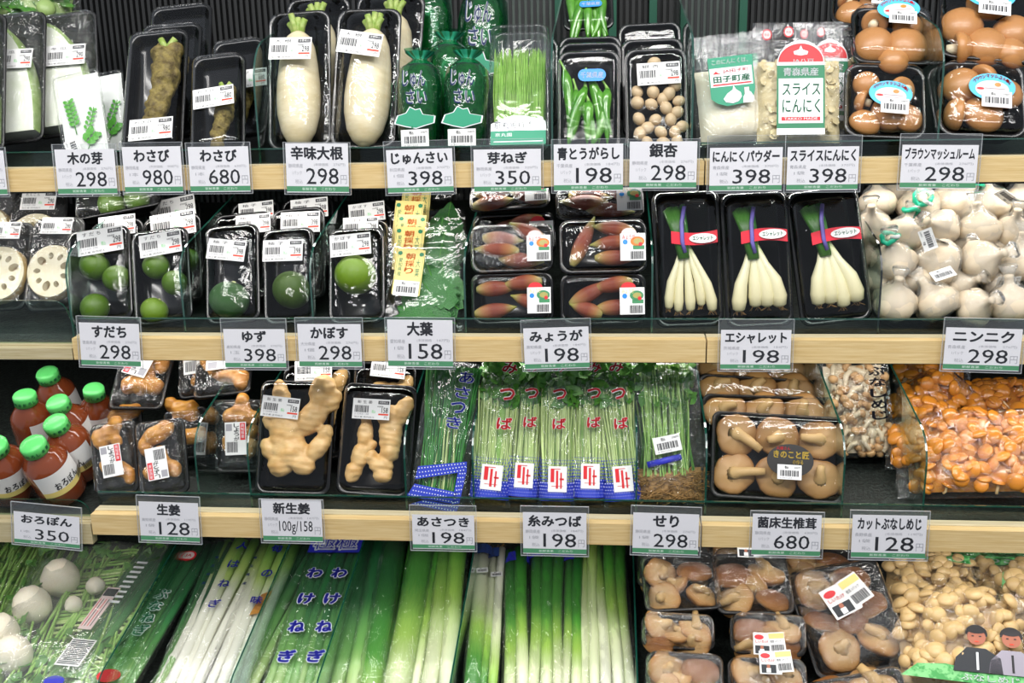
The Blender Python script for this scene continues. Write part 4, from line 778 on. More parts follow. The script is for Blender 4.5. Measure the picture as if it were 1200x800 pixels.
# myoga trays
MY = [[(-.18, .70, .5, 88), (.12, .78, .5, 95), (-.20, .28, .52, 82), (.22, .42, .5, 70)], [(-.14, .62, .55, 62), (.1, .75, .5, 100), (.18, .35, .52, 85), (-.2, .3, .4, 70)], [(-.1, .68, .5, 96), (-.18, .45, .55, 85), (.12, .25, .55, 98), (.2, .8, .5, 60)], [(-.22, .6, .62, 25), (.12, .8, .5, 80), (.18, .3, .55, 88), (.1, .55, .5, 95)]]
def myoga_fill(v):
    def f(t, w, h):
        for i, (x, y, L, a) in enumerate(MY[v]): myoga(t, x * w, y * h, .002 + .003 * (i % 2), L * w, .011, 0, 0, a * (1 if i % 2 else -1), v=i)
    return f
for i, (xc, yt, yb, dy, w, v, lb) in enumerate([(600, 323, 384, .03, 102, 0, 'bottom tray in the myoga stack beside the shiso bags'), (599, 264, 321, .05, 102, 2, 'second tray up in the myoga stack beside the shiso bags'), (599, 250, 300, .10, 102, 1, 'myoga tray set back, peeking over the second tray beside the shiso bags'), (597, 219, 249, .10, 100, 0, 'topmost tray in the myoga stack beside the shiso bags'),
    (707, 323, 384, .03, 106, 1, 'bottom tray in the myoga stack beside the shallots'), (707, 258, 321, .05, 108, 3, 'second tray up in the myoga stack beside the shallots'), (703, 219, 257, .10, 108, 2, 'topmost tray in the myoga stack beside the shallots')]):
    fr = frame(xc, xc - 1, yt, 1, dy, (18, 22, 24, 44, 18, 22, 40)[i], w, yb); t = pack('myoga_pack', lb, 'vegetable pack', fr, myoga_fill(v), d=.022, bulge=.010, cover='film_crinkle' if yt < 222 or i == 1 else 'film_flat', wr=.0012, group='myoga trays')
    w_, h_ = fr[1], fr[2]; b = MB(); s = w_ * .27; b.M = T3(w_ * .32, h_ * .48, .0148)
    b.box(-s / 2, -s * .65, 0, s / 2, s * .45, .0003, 'label_white'); b.ell(-s * .15, s * .45, s * .30, s * .22, .0005, ('red_print', 'pink_label')[i % 2], 16, 0, 180); b.text('みょうが', -s * .42, s * .2, s * .1, s * .42, .0008, ('yellow_label', 'red_print')[i % 2]); b.ell(s * .18, s * .12, s * .28, s * .2, .0007, ('band_green', 'orange_print')[i % 2], 14); b.ell(s * .2, s * .12, s * .18, s * .12, .0009, 'myoga', 12)
    b.ell(-s * .3, s * .1, s * .1, s * .1, .0007, 'blue_sticker', 12); b.quad(0, -s * .2, s * .45, -s * .05, .0007, 'band_green'); bars(b, -s * .1, -s * .6, s * .42, -s * .28, .0006); b.ell(s * .3, -s * .0, s * .08, s * .08, .0010, 'red_print', 10); b.part('label_print', t)
# shallot trays
def shallots(v):
    def f(t, w, h):
        xs = [[-.30, -.16, .02, .18, .34], [-.30, -.05, .12, .30], [-.22, -.05, .12, .30]][v]
        for i, x in enumerate(xs):
            r = w * (.082 if v == 0 else .118) * rnd(.9, 1.1); m = MB(); yb_ = h * rnd(.10, .15); top = (-.12 + .03 * i) * w * .6
            m.tube([(x * w, yb_, 0), (x * w, yb_ + .003, 0), (x * w * .97, yb_ + h * .08, .002), (x * w * .8 + top * .2, yb_ + h * .2, .003), (x * w * .4 + top * .6, h * .46, .004), (top, h * .60, .004), (top - .02 * w, h * .74, .004), (top - .05 * w, h * (.86 + .01 * i), .003)],
                   [r * .3, r * .8, r, r * .85, r * .5, r * .42, r * .45, r * .45], 'eshallot', 12, g=[0, .05, .1, .3, .5, .68, .85, 1]); o = m.part('shallot', t)
            m = MB()
            for _ in range(7): m.tube([(x * w + rnd(-.5, .5) * r, yb_ + .002, rnd(-.5, .5) * r), (x * w + rnd(-1, 1) * r, yb_ - .004, rnd(-.5, .5) * r)], .0003, 'root_brown', 3)
            m.part('roots', o)
        for i in range(7):
            m = MB(); x0 = -.10 * w + (i - 3) * .02 * w; m.tube([(x0 * .6, h * .50, .008), (x0 - .02 * w, h * .70, .009), (x0 * 1.3 - .09 * w, h * (.86 + .01 * (i % 3)), .007)], .0042, 'onion_green', 7); m.part('green_stalk', t)
        m = MB(); b0, b1 = -.24 * w, .44 * w; n = 10; vs = []
        for i in range(n + 1):
            x = b0 + (b1 - b0) * i / n; q = (i / n); zz = .0150 - .004 * max(0, q - .4); yy = h * (.655 if v < 2 else .63) + .02 * h * math.sin(q * 3) * (1 if v else -1); vs += [(x, yy - .045 * h, zz), (x, yy + .045 * h, zz)]
        m.add(vs, [(2 * i, 2 * i + 2, 2 * i + 3, 2 * i + 1) for i in range(n)], 'cardinal_band', False); cy = vs[14][1] + .045 * h; m.ell(.22 * w, cy, .20 * w, .036 * h, .0163, 'label_white', 18); m.text('エシャレット', .07 * w, cy - .016 * h, .37 * w, cy + .018 * h, .0166, 'green_print', .02); m.part('red_band', t)
        m = MB(); m.tube([(-.03 * w, h * .88, .012), (-.08 * w, h * .76, .016), (-.08 * w, h * .62, .016), (-.04 * w, h * .54, .012)], .0026, 'purple_tape', 6, flat=.4); m.part('purple_tape', t)
    return f
for i, (xb, xt, yt, w, lb) in enumerate([(813, 807, 224, 82, 'black tray of shallots with five slim white bulbs, beside the myoga'), (893, 885, 225, 82, 'black tray of shallots with four bulbs, between its two neighbours'), (984, 964, 225, 88, 'black tray of shallots with fat bulbs, beside the garlic')]):
    pack('shallot_pack', lb, 'vegetable pack', frame(xb, xt, yt, 1, .028, 16, w), shallots(i), d=.022, bulge=.012, cover='film_flat', wr=.0015, group='shallot trays')
# garlic heads, each in its own little net
GA = [(1048, 354, 27, .045, 0), (1098, 355, 27, .045, 30), (1142, 360, 24, .045, -20), (1184, 356, 28, .045, 10), (1047, 306, 27, .085, 15), (1102, 308, 29, .085, 80), (1150, 306, 27, .085, -30), (1195, 308, 29, .085, 0), (1022, 268, 25, .12, 10), (1058, 276, 25, .115, -20), (1100, 268, 25, .12, 40), (1146, 270, 27, .12, 10), (1186, 272, 24, .12, 0),
      (1028, 238, 23, .16, 0), (1078, 244, 27, .155, 10), (1118, 240, 28, .16, -40), (1162, 238, 24, .16, 20), (1196, 236, 24, .16, 0), (1050, 224, 24, .20, 0), (1134, 222, 25, .20, 10), (1005, 300, 18, .12, 5), (1075, 330, 22, .085, 20), (1125, 334, 22, .085, -30), (1170, 334, 22, .085, 60), (1026, 330, 20, .085, 0), (1078, 296, 20, .12, 40), (1128, 292, 20, .12, 0), (1172, 292, 20, .12, -20)]
for i, (px, py, r, dy, rz) in enumerate(GA):
    C = at(px, py, RAILY[1] + dy + .016); R = r * .96 / F * depth(C); v = i % 4
    o_ = ('first', 'second', 'third', 'fourth', 'fifth')
    gl = 'white garlic head in the lowest row of the heap, %s from the shallots' % o_[i] if i < 4 else 'netted garlic head in the second row up, %s from the shallots' % o_[i - 4] if i < 8 else 'netted garlic head in the third row up, %s from the shallots' % o_[i - 8] if i < 13 else \
        'netted garlic head in the fourth row up, %s from the shallots' % o_[i - 13] if i < 18 else ('garlic head at the very back under the mushroom price card', 'garlic head at the very back, nearer the shelf end', 'garlic head pressed against the glass divider beside the shallots')[i - 18] if i < 21 else \
        'garlic head wedged between the lowest two rows, %s from the shallots' % ('second', 'third', 'fourth', 'first')[i - 21] if i < 25 else 'garlic head wedged between the second and third rows, %s from the shallots' % o_[i - 25]
    t = thing('garlic', gl, 'garlic', Matrix.Translation(C) @ T3(0, 0, 0, (112, 62, 150, 95)[v], 0, 0) @ T3(0, 0, 0, 0, 0, rz), 'netted garlic heads')
    inst('bulb', proto('garlic_bulb#%d' % v, garlic_m(v)), t, T3(0, 0, 0, 0, i * 50, 0, R))
    b = MB(); b.lathe([(0, -.78 * R), (.74 * R, -.66 * R), (1.05 * R, -.1 * R), (.76 * R, .6 * R), (.32 * R, 1.05 * R), (.22 * R, 1.4 * R), (.4 * R, 1.75 * R)], 'net', 16, fn=lambda a, tt: 1 + .05 * math.sin(5 * a + i)); b.part('net', t)
    if i in (4, 5, 9, 14, 15, 17, 13):
        b = MB(); pts = [(.36 * R * math.cos(a), 1.3 * R + .12 * R * math.sin(2 * a), .36 * R * math.sin(a)) for a in [k * .7 for k in range(10)]]; b.tube(pts, .0032, 'tie_green', 6); b.tube([(0, 1.4 * R, .2 * R), (.3 * R, 1.6 * R, .5 * R)], .0024, 'label_white', 6); b.part('tie', t)
    if i in (1, 5, 6, 10, 16, 12):
        o = sticker(t, .5 * R, .9 * R, .026, -20 + i * 9, 1.15 * R, 'jan', '青森', '298', tilt=-30)
# ================================================================== third shelf
def bottle(lb, cx, cy, bx, by, Yc, Yb, r, lab=None, turn=0):
    """squat sauce bottle with a green screw cap; cap seen at (cx,cy), base towards (bx,by)"""
    B = deckpt(2, bx, by, .006); d_ = ray(cx, cy); q_ = EYE - B; a_ = d_.dot(d_); b_ = 2 * d_.dot(q_); L_ = max(.096, math.sqrt(max(0, q_.dot(q_) - b_ * b_ / 4 / a_)) * 1.05); A = EYE + d_ * ((-b_ - math.sqrt(max(0, b_ * b_ - 4 * a_ * (q_.dot(q_) - L_ * L_)))) / 2 / a_); r *= .93; up = (A - B); M, h = frame2(B, A, (EYE - A).normalized()); t = thing('sauce_bottle', lb, 'bottle', M @ T3(0, 0, 0, 0, turn, 0), 'green-capped sauce bottles')
    R = r; H = h
    m = MB(); m.lathe([(0, 0), (R * .9, 0), (R, .004), (R, H * .30), (R * .97, H * .36), (R, H * .42), (R, H * .56), (R * .93, H * .66), (R * .66, H * .76), (R * .50, H * .82), (R * .48, H * .86)], 'sauce', 26); m.part('body', t)
    m = MB(); m.lathe([(R * .50, H * .835), (R * .56, H * .84), (R * .56, H * .97), (R * .50, H * .995), (R * .2, H), (0, H)], 'cap_green', 28, fn=lambda a, q: 1 + (.012 * math.cos(14 * a) if q < .6 else 0)); c = m.part('cap', t)
    m = MB()
    for i, ch in enumerate('本醸造おろしぽん酢本醸造おろし'):
        a = 6.2832 * i / 15; m.M = Matrix.Rotation(a, 4, 'Y') @ T3(0, H * .905, R * .578); m.text(ch, -R * .08, -R * .09, R * .08, R * .09, 0, 'green_print', .02)
    m.M = None; m.part('cap_lettering', c)
    m = MB(); n = 20; a0 = -1.25
    def strip(v0, v1, rr, mt, a0=-1.25, a1=1.25):
        vs = []
        for i in range(n + 1):
            a = a0 + (a1 - a0) * i / n; vs += [(math.sin(a) * rr, v0 * H, math.cos(a) * rr), (math.sin(a) * rr, v1 * H, math.cos(a) * rr)]
        m.add(vs, [(2 * i, 2 * i + 2, 2 * i + 3, 2 * i + 1) for i in range(n)], mt)
    strip(.24, .62, R * 1.015, 'label_white'); strip(.24, .33, R * 1.02, 'yellow_label')
    m.M = T3(0, 0, 0)
    for i, (ch, a) in enumerate(zip('おろぽん', (-.45, -.15, .15, .45))):
        m.M = Matrix.Rotation(a, 4, 'Y') @ T3(0, H * .40, R * 1.035); m.text(ch, -R * .13, -R * .2, R * .13, R * .2, 0, 'ink', .02)
    m.M = Matrix.Rotation(.75, 4, 'Y') @ T3(0, H * .34, R * 1.04); bars(m, -R * .3, -R * .25, R * .3, R * .1, 0)
    m.M = None; m.part('label', t)
BO = [('bottle with green cap nearest the corner of the ginger trays, front of the cluster', 29, 520, 70, 578, 1.215, 1.235, .031, 20), ('bottle with green cap right behind the foremost bottle', 58, 498, 98, 556, 1.262, 1.29, .030, -30), ('green-capped bottle third in the diagonal file of caps', 60, 474, 96, 530, 1.318, 1.35, .029, 30),
      ('green-capped bottle with the whitish cap glare, left of the diagonal file', 29, 461, 50, 528, 1.30, 1.325, .029, 60), ('rearmost green-capped bottle, highest of the cluster', 54, 435, 82, 494, 1.40, 1.425, .029, 0), ('green-capped bottle standing apart beside the film-wrapped ginger', 105, 459, 118, 520, 1.37, 1.385, .027, 10),
      ('green-capped bottle cut by the picture edge, lowest', -3, 520, 22, 576, 1.24, 1.262, .031, 15)]
for lb, cx, cy, bx, by, Yc, Yb, r, tn in BO: bottle(lb, cx, cy, bx, by, Yc, Yb, r, turn=tn)
GP = [[((0, .036, 0), (.016, .011, .009), (0, 0, 15)), ((-.010, .032, 0), (.010, .013, .009), (0, 0, 0)), ((.012, .044, .001), (.008, .010, .008), (0, 0, -20)), ((.008, .026, 0), (.007, .008, .007), (0, 0, 0))],
      [((0, .03, 0), (.018, .010, .010), (0, 0, -10)), ((.014, .022, 0), (.008, .012, .008), (0, 0, 10)), ((-.012, .034, 0), (.009, .008, .008), (0, 0, 0))],
      [((0, .03, 0), (.013, .013, .010), (0, 0, 30)), ((.012, .026, 0), (.010, .008, .008), (0, 0, 30)), ((-.012, .026, .001), (.008, .010, .008), (0, 0, -30)), ((0, .042, 0), (.008, .010, .008), (0, 0, 10))]]
def ginger_small(v):
    def f(t, w, h):
        for j, (y, vv) in enumerate(((.56, v % 3), (.12, (v + 1) % 3))):
            root_lump(t, 'ginger_root', 'ginger_root#s%d' % vv, [(tuple(c), r, ro) for c, r, ro in GP[vv]], 'ginger_orange', T3(0, y * h - .012, -.001, 0, (0, 180)[v % 2], rnd(-12, 12), w / .053), .0015)
    return f
for i, (xb, xt, yt, yb, dy, w, lean, st, lb) in enumerate([(138, 131, 495, None, .03, 56, 22, (.05, .46, .46, 4), 'small ginger tray nearest the bottles, standing upright at the front'), (194, 187, 492, None, .03, 62, 22, (-.02, .42, .42, 184), 'small ginger tray with its sticker upside down, behind the ginger price card'), (270, 271, 468, None, .065, 60, 20, (.02, .47, .44, 2), 'small ginger tray standing beside the new ginger'),
    (212, 208, 478, None, .085, 56, 20, None, 'small ginger tray tucked behind the upside-down sticker one'), (160, 178, 417, 488, .14, 68, 45, (.0, .74, .46, 165), 'small ginger tray tilted over in crinkled film, above the upright ones'), (232, 232, 418, 470, .16, 56, 38, (-.05, .8, .5, 2), 'small ginger tray at the back with a red and white sticker on top'), (267, 270, 425, 466, .13, 70, 52, (.12, .9, .5, 90), 'small ginger tray lying flat on the upright one beside the new ginger'), (140, 138, 480, None, .085, 54, 20, None, 'small ginger tray hidden behind the one nearest the bottles')]):
    fr = frame(xb, xt, yt, 2, dy, lean, w, yb, d=.02); t = pack('ginger_pack', lb, 'vegetable pack', fr, ginger_small(i), d=.018, bulge=.012, cover='film_crinkle', tr='foam_tray', wr=.0012, st=[S(*st, kind='tall', nm='しょうが', z=.0158)] if st else [], r=.008, group='small ginger trays')
NG = [[((-.012, .055, 0), (.017, .024, .012), (0, 0, 10)), ((-.006, .036, 0), (.018, .018, .012), (0, 0, 0)), ((-.026, .036, 0), (.008, .012, .008), (0, 0, 30)), ((-.020, .085, 0), (.009, .020, .009), (0, 0, 15)), ((.012, .070, 0), (.013, .020, .011), (0, 0, -30)), ((.020, .095, .001), (.013, .018, .011), (0, 0, -5)), ((.030, .086, .001), (.009, .013, .008), (0, 0, -30)),
       ((.008, .024, 0), (.013, .010, .010), (0, 0, -20)), ((.022, .042, 0), (.009, .017, .009), (0, 0, -35)), ((.027, .055, .001), (.007, .010, .007), (0, 0, -30)), ((-.014, .022, 0), (.012, .012, .010), (0, 0, 0)), ((-.028, .062, .001), (.006, .010, .006), (0, 0, 40))],
      [((.012, .062, 0), (.013, .022, .011), (0, 0, 5)), ((.022, .088, 0), (.010, .018, .010), (0, 0, -20)), ((.008, .082, 0), (.014, .012, .010), (0, 0, 20)), ((-.008, .086, 0), (.012, .009, .009), (0, 0, 0)), ((.014, .044, .0), (.011, .012, .010), (0, 0, 0)), ((.006, .028, 0), (.014, .010, .010), (0, 0, 0)), ((.010, .018, .001), (.011, .009, .009), (0, 0, 0)), ((-.006, .036, 0), (.008, .009, .008), (0, 0, 0))],
      [((-.016, .058, 0), (.009, .018, .009), (0, 0, 0)), ((-.018, .036, 0), (.010, .016, .009), (0, 0, -8)), ((-.023, .018, 0), (.009, .013, .008), (0, 0, -20)), ((-.009, .045, 0), (.006, .010, .007), (0, 0, -30)), ((-.018, .078, 0), (.006, .010, .006), (0, 0, 20))]]
def new_ginger(v):
    def f(t, w, h):
        s = w / .080
        for k in ((0,) if v == 0 else (1, 2)):
            o = root_lump(t, 'ginger_root', 'ginger_root#n%d' % k, NG[k], 'ginger_skin', T3(.0, h * .05, .002, 0, 0, -3, s * (1.08 if k == 0 else .98)), .0015)
    return f
for i, (xb, xt, yt, dy, w, v, st, lb) in enumerate([(342, 350, 446, .03, 94, 0, (-.16, .75, .50, -5), 'black tray with one large branching new ginger root'), (431, 442, 450, .03, 92, 1, (-.06, .76, .50, 0), 'black tray with two pieces of new ginger, beside the chives bag'), (358, 366, 428, .085, 84, 1, (.0, .93, .55, 4), 'new ginger tray showing behind the large branching root'), (444, 452, 424, .085, 78, 1, (.1, .92, .55, -4), 'new ginger tray showing behind the two-piece one')]):
    pack('new_ginger_pack', lb, 'vegetable pack', frame(xb, xt, yt, 2, dy, 24, w, d=.024), new_ginger(v), d=.022, bulge=.015, cover='film_flat', wr=.0015, st=[S(*st, nm='新 生 姜', price='158', z=.0195)], group='new ginger trays')
# bundles of stems in printed bags
def stems_mesh(m, n, w0, w1, y0, y1, r, mt, z0=.010, bow=.0, zz=0, seg=4, spread=.6):
    for i in range(n):
        u = rnd(-1, 1); q = rnd(-1, 1); a = rnd(-spread, spread)
        pts = []
        for s in range(seg + 1):
            t = s / seg; ww = w0 + (w1 - w0) * t; pts.append(((u + a * t * .35 + .05 * math.sin(7 * t + i)) * ww, y0 + (y1 - y0) * t, zz + q * z0 * (1 - .3 * t) + .002 * math.sin(5 * t + i)))
        m.tube(pts, r, mt, 4, cap=False)
def leaves_mesh(m, n, w, y0, y1, size, mt, z=.014):
    for i in range(n):
        x, y, zz = rnd(-1, 1) * w, rnd(y0, y1), rnd(-.3, 1) * z; s = size * rnd(.6, 1.3)
        m.M = T3(x, y, zz, rnd(-50, 50), rnd(-50, 50), rnd(0, 360)); m.add([(0, -s, 0), (s * .5, -s * .3, .1 * s), (s * .45, s * .4, 0), (0, s, .15 * s), (-s * .45, s * .4, 0), (-s * .5, -s * .3, .1 * s)], [(0, 1, 2, 3), (0, 3, 4, 5)], mt)
    m.M = None
def up_bundle(name, lb, cat, xb, xt, yt, dy, lean, w, yb=None, group=None, k=2):
    M, w_, h = frame(xb, xt, yt, k, dy, lean, w, yb, d=.004); return thing(name, lb, cat, M, group), w_ * .94, h
# chives (asatsuki): dark green tubes, blue dotted band
t, w, h = up_bundle('chive_bag', 'bag of dark green chives with blue dotted band, beside the new ginger', 'vegetable bag', 505, 527, 424, .03, 18, 66)
m = MB(); stems_mesh(m, 110, w * .34, w * .46, h * .05, h * .97, .0011, 'chive', .010); stems_mesh(m, 60, w * .3, w * .2, h * .05, h * .6, .0012, 'mitsuba_stem', .011); o = m.part('chive_stems', t); o['kind'] = 'stuff'
pillow(t, w * 1.05, h * 1.0, .015, 'film_sleeve', 'bag', .0022, 45, shape=3)
b = MB(); z = .0185
def dotband(P, nx, ny):
    b.poly(P, z, 'dot_blue'); (x0, y0), (x1, y1), (x2, y2), (x3, y3) = P
    for i in range(nx):
        for j in range(ny):
            u, v = (i + .5 + .5 * (j % 2)) / (nx + .5), (j + .5) / ny; a = (x0 + (x1 - x0) * u, y0 + (y1 - y0) * u); c = (x3 + (x2 - x3) * u, y3 + (y2 - y3) * u); b.ell(a[0] + (c[0] - a[0]) * v, a[1] + (c[1] - a[1]) * v, .0008, .0008, z + .0003, 'white_print', 6)
dotband([(-.42 * w, .17 * h), (.52 * w, .27 * h), (.50 * w, .335 * h), (-.40 * w, .26 * h)], 16, 3); dotband([(-.54 * w, .05 * h), (.36 * w, .04 * h), (.40 * w, .12 * h), (-.42 * w, .14 * h)], 16, 3); dotband([(.32 * w, .03 * h), (.46 * w, .05 * h), (.52 * w, .27 * h), (.36 * w, .26 * h)], 3, 8); dotband([(-.45 * w, .0), (.42 * w, -.02 * h), (.46 * w, .03 * h), (-.2 * w, .04 * h)], 14, 2)
b.part('band_print', t); b = MB()
for i, ch in enumerate('あさつき'):
    y = h * (.90 - .105 * i); x = w * (.30 - .045 * i); b.text(ch, x - .15 * w, y - .042 * h, x + .15 * w, y + .042 * h, z, 'white_print', .05); b.text(ch, x - .14 * w, y - .04 * h, x + .14 * w, y + .04 * h, z + .0004, 'dot_blue', .02)
b.part('name_print', t)
# mitsuba
for i, (xb, xt, yt, dy, w_, lb) in enumerate([(573, 590, 424, .032, 50, 'mitsuba bag nearest the chives'), (612, 622, 424, .036, 44, 'mitsuba bag second from the chives'), (652, 655, 424, .03, 44, 'mitsuba bag in the middle of the five'), (690, 692, 424, .036, 44, 'mitsuba bag fourth from the chives'), (731, 716, 424, .032, 46, 'mitsuba bag nearest the dropwort, leaning over')]):
    t, w, h = up_bundle('mitsuba_bag', lb, 'vegetable bag', xb, xt, yt, dy, 20, w_, group='mitsuba bags')
    m = MB(); stems_mesh(m, 130, w * .40, w * .46, h * .06, h * .82, .00115, 'mitsuba_stem', .013); o = m.part('mitsuba_stems', t); o['kind'] = 'stuff'
    m = MB(); leaves_mesh(m, 110, w * .46, h * .70, h * .99, .010, 'mitsuba_leaf'); m.part('leaves', t)
    pillow(t, w * .86, h * .8, .004, 'seri_stem', 'stem_core', .002, 90, y0=h * .05, nx=10, ny=12)
    pillow(t, w * .80, h * .085, .012, 'root_brown', 'root_sponge', .001, 90, y0=h * .01, nx=10, ny=6)
    pillow(t, w * 1.06, h * 1.0, .0175, 'film_sleeve', 'bag', .0018, 50, shape=3)
    b = MB(); zf = lambda x: .0195 * (1 - abs(2 * x / (w * 1.06)) ** 3) + .0035
    n = 10; y0, y1 = .055 * h, .34 * h
    vs = []
    for j in range(n + 1):
        x = (-.49 + .98 * j / n) * w; vs += [(x, y0, zf(x)), (x, y0 + .45 * (y1 - y0), zf(x))]
    b.add(vs, [(2 * j, 2 * j + 2, 2 * j + 3, 2 * j + 1) for j in range(n)], 'dot_blue', False)
    for r_ in range(13):      # dots: white on blue below, blue on clear above
        y = y0 + (y1 - y0) * (r_ + .5) / 13; up_ = r_ >= 6
        for c_ in range(15):
            x = (-.47 + .94 * (c_ + .5 * (r_ % 2)) / 14.5) * w; s = (.00115 - .00007 * (r_ - 6)) if up_ else (.00035 + .00008 * r_)
            b.ell(x, y, s, s, zf(x) + .0004, 'dot_blue' if up_ else 'white_print', 5)
    b.box(-.22 * w, y0 + .22 * (y1 - y0), .0225, .30 * w, y1 - .18 * (y1 - y0), .0236, 'label_white')
    for k_, (a0, a1, b0, b1) in enumerate([(-.15, -.05, .45, .85), (-.05, .12, .75, .85), (.0, .06, .3, .8), (.1, .22, .5, .6), (.12, .16, .3, .75), (-.12, .2, .35, .4)]): b.quad(a0 * w, y0 + b0 * (y1 - y0), a1 * w, y0 + b1 * .9 * (y1 - y0), .0240, 'red_print')
    b.part('band_print', t); b = MB()
    for ch, v in (('み', .96), ('つ', .775), ('ば', .575)):
        x = (.22, .12, .06, .12, .12)[i] * w; q = .20 * w; b.text(ch, x - q, v * h - q * .8, x + q, v * h + q * .8, .0222, 'white_print', .07); b.text(ch, x - q * .96, v * h - q * .77, x + q * .96, v * h + q * .77, .0226, 'red_print', .03)
    b.part('name_print', t)
# water dropwort (seri)
t, w, h = up_bundle('dropwort_bag', 'bag of water dropwort with a brown root clump, beside the mitsuba', 'vegetable bag', 782, 775, 424, .034, 18, 92)
m = MB(); stems_mesh(m, 130, w * .30, w * .30, h * .22, h * .98, .0011, 'seri_stem', .016, spread=.9); stems_mesh(m, 60, w * .36, w * .30, h * .25, h * .9, .0008, 'mitsuba_leaf', .016, zz=-.006); o = m.part('dropwort_stems', t); o['kind'] = 'stuff'
m = MB(); leaves_mesh(m, 90, w * .42, h * .7, h * .99, .009, 'mitsuba_leaf'); m.part('leaves', t)
m = MB()
for i in range(420):
    x, y = rnd(-.42, .42) * w, h * rnd(.07, .25); p = [(x, y, rnd(-.014, .018))]
    for s in range(3): p.append((p[-1][0] + rnd(-.012, .012), max(.03 * h, p[-1][1] + rnd(-.008, .005)), max(-.015, min(.019, p[-1][2] + rnd(-.006, .006)))))
    m.tube(p, .00055, 'root_brown', 3, cap=False)
o = m.part('roots', t); o['kind'] = 'stuff'
pillow(t, w * .94, h * .24, .013, 'root_brown', 'root_clump', .003, 160, y0=h * .03, nx=22, ny=12); pillow(t, w, h, .021, 'film_crinkle', 'bag', .003, 45, shape=3); sticker(t, .02 * w, h * .44, w * .36, 10, .0235, 'jan', '', '298')
m = MB(); m.tube([(-.25 * w, .30 * h, .017), (0, .33 * h, .020), (.2 * w, .35 * h, .017)], .004, 'blue_print', 8, flat=.5); m.part('binding_tape', t)
# bed-grown shiitake trays
SH = [(-.31, .74, .165, 0, 0, -20, .55), (.0, .74, .162, -10, 0, 200, .1), (.32, .73, .160, 0, 10, 190, .3), (-.32, .29, .162, 0, 0, 20, .6), (.0, .28, .168, 10, 0, 90, .2), (.32, .28, .160, 0, 0, 100, .15)]
def shii(t, w, h):
    for i, (x, y, r, rx, ry, rz, bd) in enumerate(SH): shiitake(t, x * w, y * h, -.004, r * w, rx, ry, rz - 20, v=i, bend=bd + .2, sl=.8)
def shii2(t, w, h):
    for i, x in enumerate((-.32, 0, .32)): shiitake(t, x * w, .74 * h, -.002, .175 * w, 180 if False else -20, 0, 30 * i, v=i + 2, bend=.3, sl=.6)
for i, (xb, xt, yt, dy, w, lb) in enumerate([(906, 908, 485, .03, 160, 'wide tray of six pale shiitake with round black label, nearest'), (896, 896, 463, .09, 150, 'wide shiitake tray second in its file'), (886, 888, 441, .145, 142, 'wide shiitake tray third in its file'), (882, 884, 420, .20, 132, 'rearmost wide shiitake tray')]):
    fr = frame(xb, xt, yt, 2, dy, 26, w, d=.026); t = pack('shiitake_pack', lb, 'mushroom pack', fr, shii if i == 0 else shii2, d=.026, bulge=.020, cover='film_flat', tr='foam_tray', wr=.002, r=.010, group='wide shiitake trays')
    if i == 0:
        w_, h_ = fr[1], fr[2]; b = MB(); z = .0245; b.M = T3(.07 * w_, .45 * h_, z); q = w_ * .165; b.slab([(q * math.cos(a * .2244), q * .72 * math.sin(a * .2244)) for a in range(28)], 0, .0003, 'black_label')
        b.text('きのこと匠', -q * .72, q * .10, q * .8, q * .42, .0006, 'gold_ink', .03); b.text('大槻さん', -q * .6, q * .45, q * .0, q * .60, .0006, 'red_print', .02); b.text('の作る', q * .1, -q * .15, q * .55, q * .05, .0006, 'gold_ink', .01); b.part('round_label', t); sticker(t, .065 * w_, .32 * h_, w_ * .17, 0, z + .001, 'jan', '', '680')
# shimeji bag
def small_mush(parent, x, y, z, L, rx, ry, rz, v, cm='shimeji_cap', sm='shimeji_stem', cr=.34, name='mushroom'):
    def f(m):
        m.tube([(0, -.5, 0), (.04 * (v + 1), -.2, .03), (.02, .1, 0), (0, .32, 0)], [.12, .13, .11, .10], sm, 7)
        m.lathe([(.10, .28), (cr * .9, .28), (cr, .34), (cr * .92, .44), (cr * .6, .54), (cr * .2, .58), (0, .58)], cm, 12)
    return inst(name, proto('%s#%s%d' % (name, cm, v), f), parent, T3(x, y, z, rx, ry, rz, L))
fr = frame(1012, 1003, 424, 2, .15, 24, 84, 538); M, w, h = fr; t = thing('shimeji_bag', 'clear bag of slim white-stemmed shimeji with black lettering, set back', 'mushroom bag', M)
for i in range(85): small_mush(t, rnd(-.36, .36) * w, rnd(.08, .92) * h, rnd(-.002, .012), rnd(.020, .032), rnd(-30, 30), 0, random.choice((rnd(-60, 60), rnd(120, 240))), i % 3, cr=.24)
pillow(t, w, h, .022, 'film_crinkle', 'bag', .003, 50, shape=3)
pillow(t, w * .8, h * .9, .004, 'shimeji_stem', 'mushroom_bed', .002, 90, y0=.05 * h, nx=10, ny=12)
b = MB()
for i, ch in enumerate('ぶなしめじ'):
    y = h * (.86 - .112 * i); x = w * .26; b.text(ch, x - .11 * w, y - .046 * h, x + .11 * w, y + .046 * h, .0268, 'ink', .03)
b.part('name_print', t)
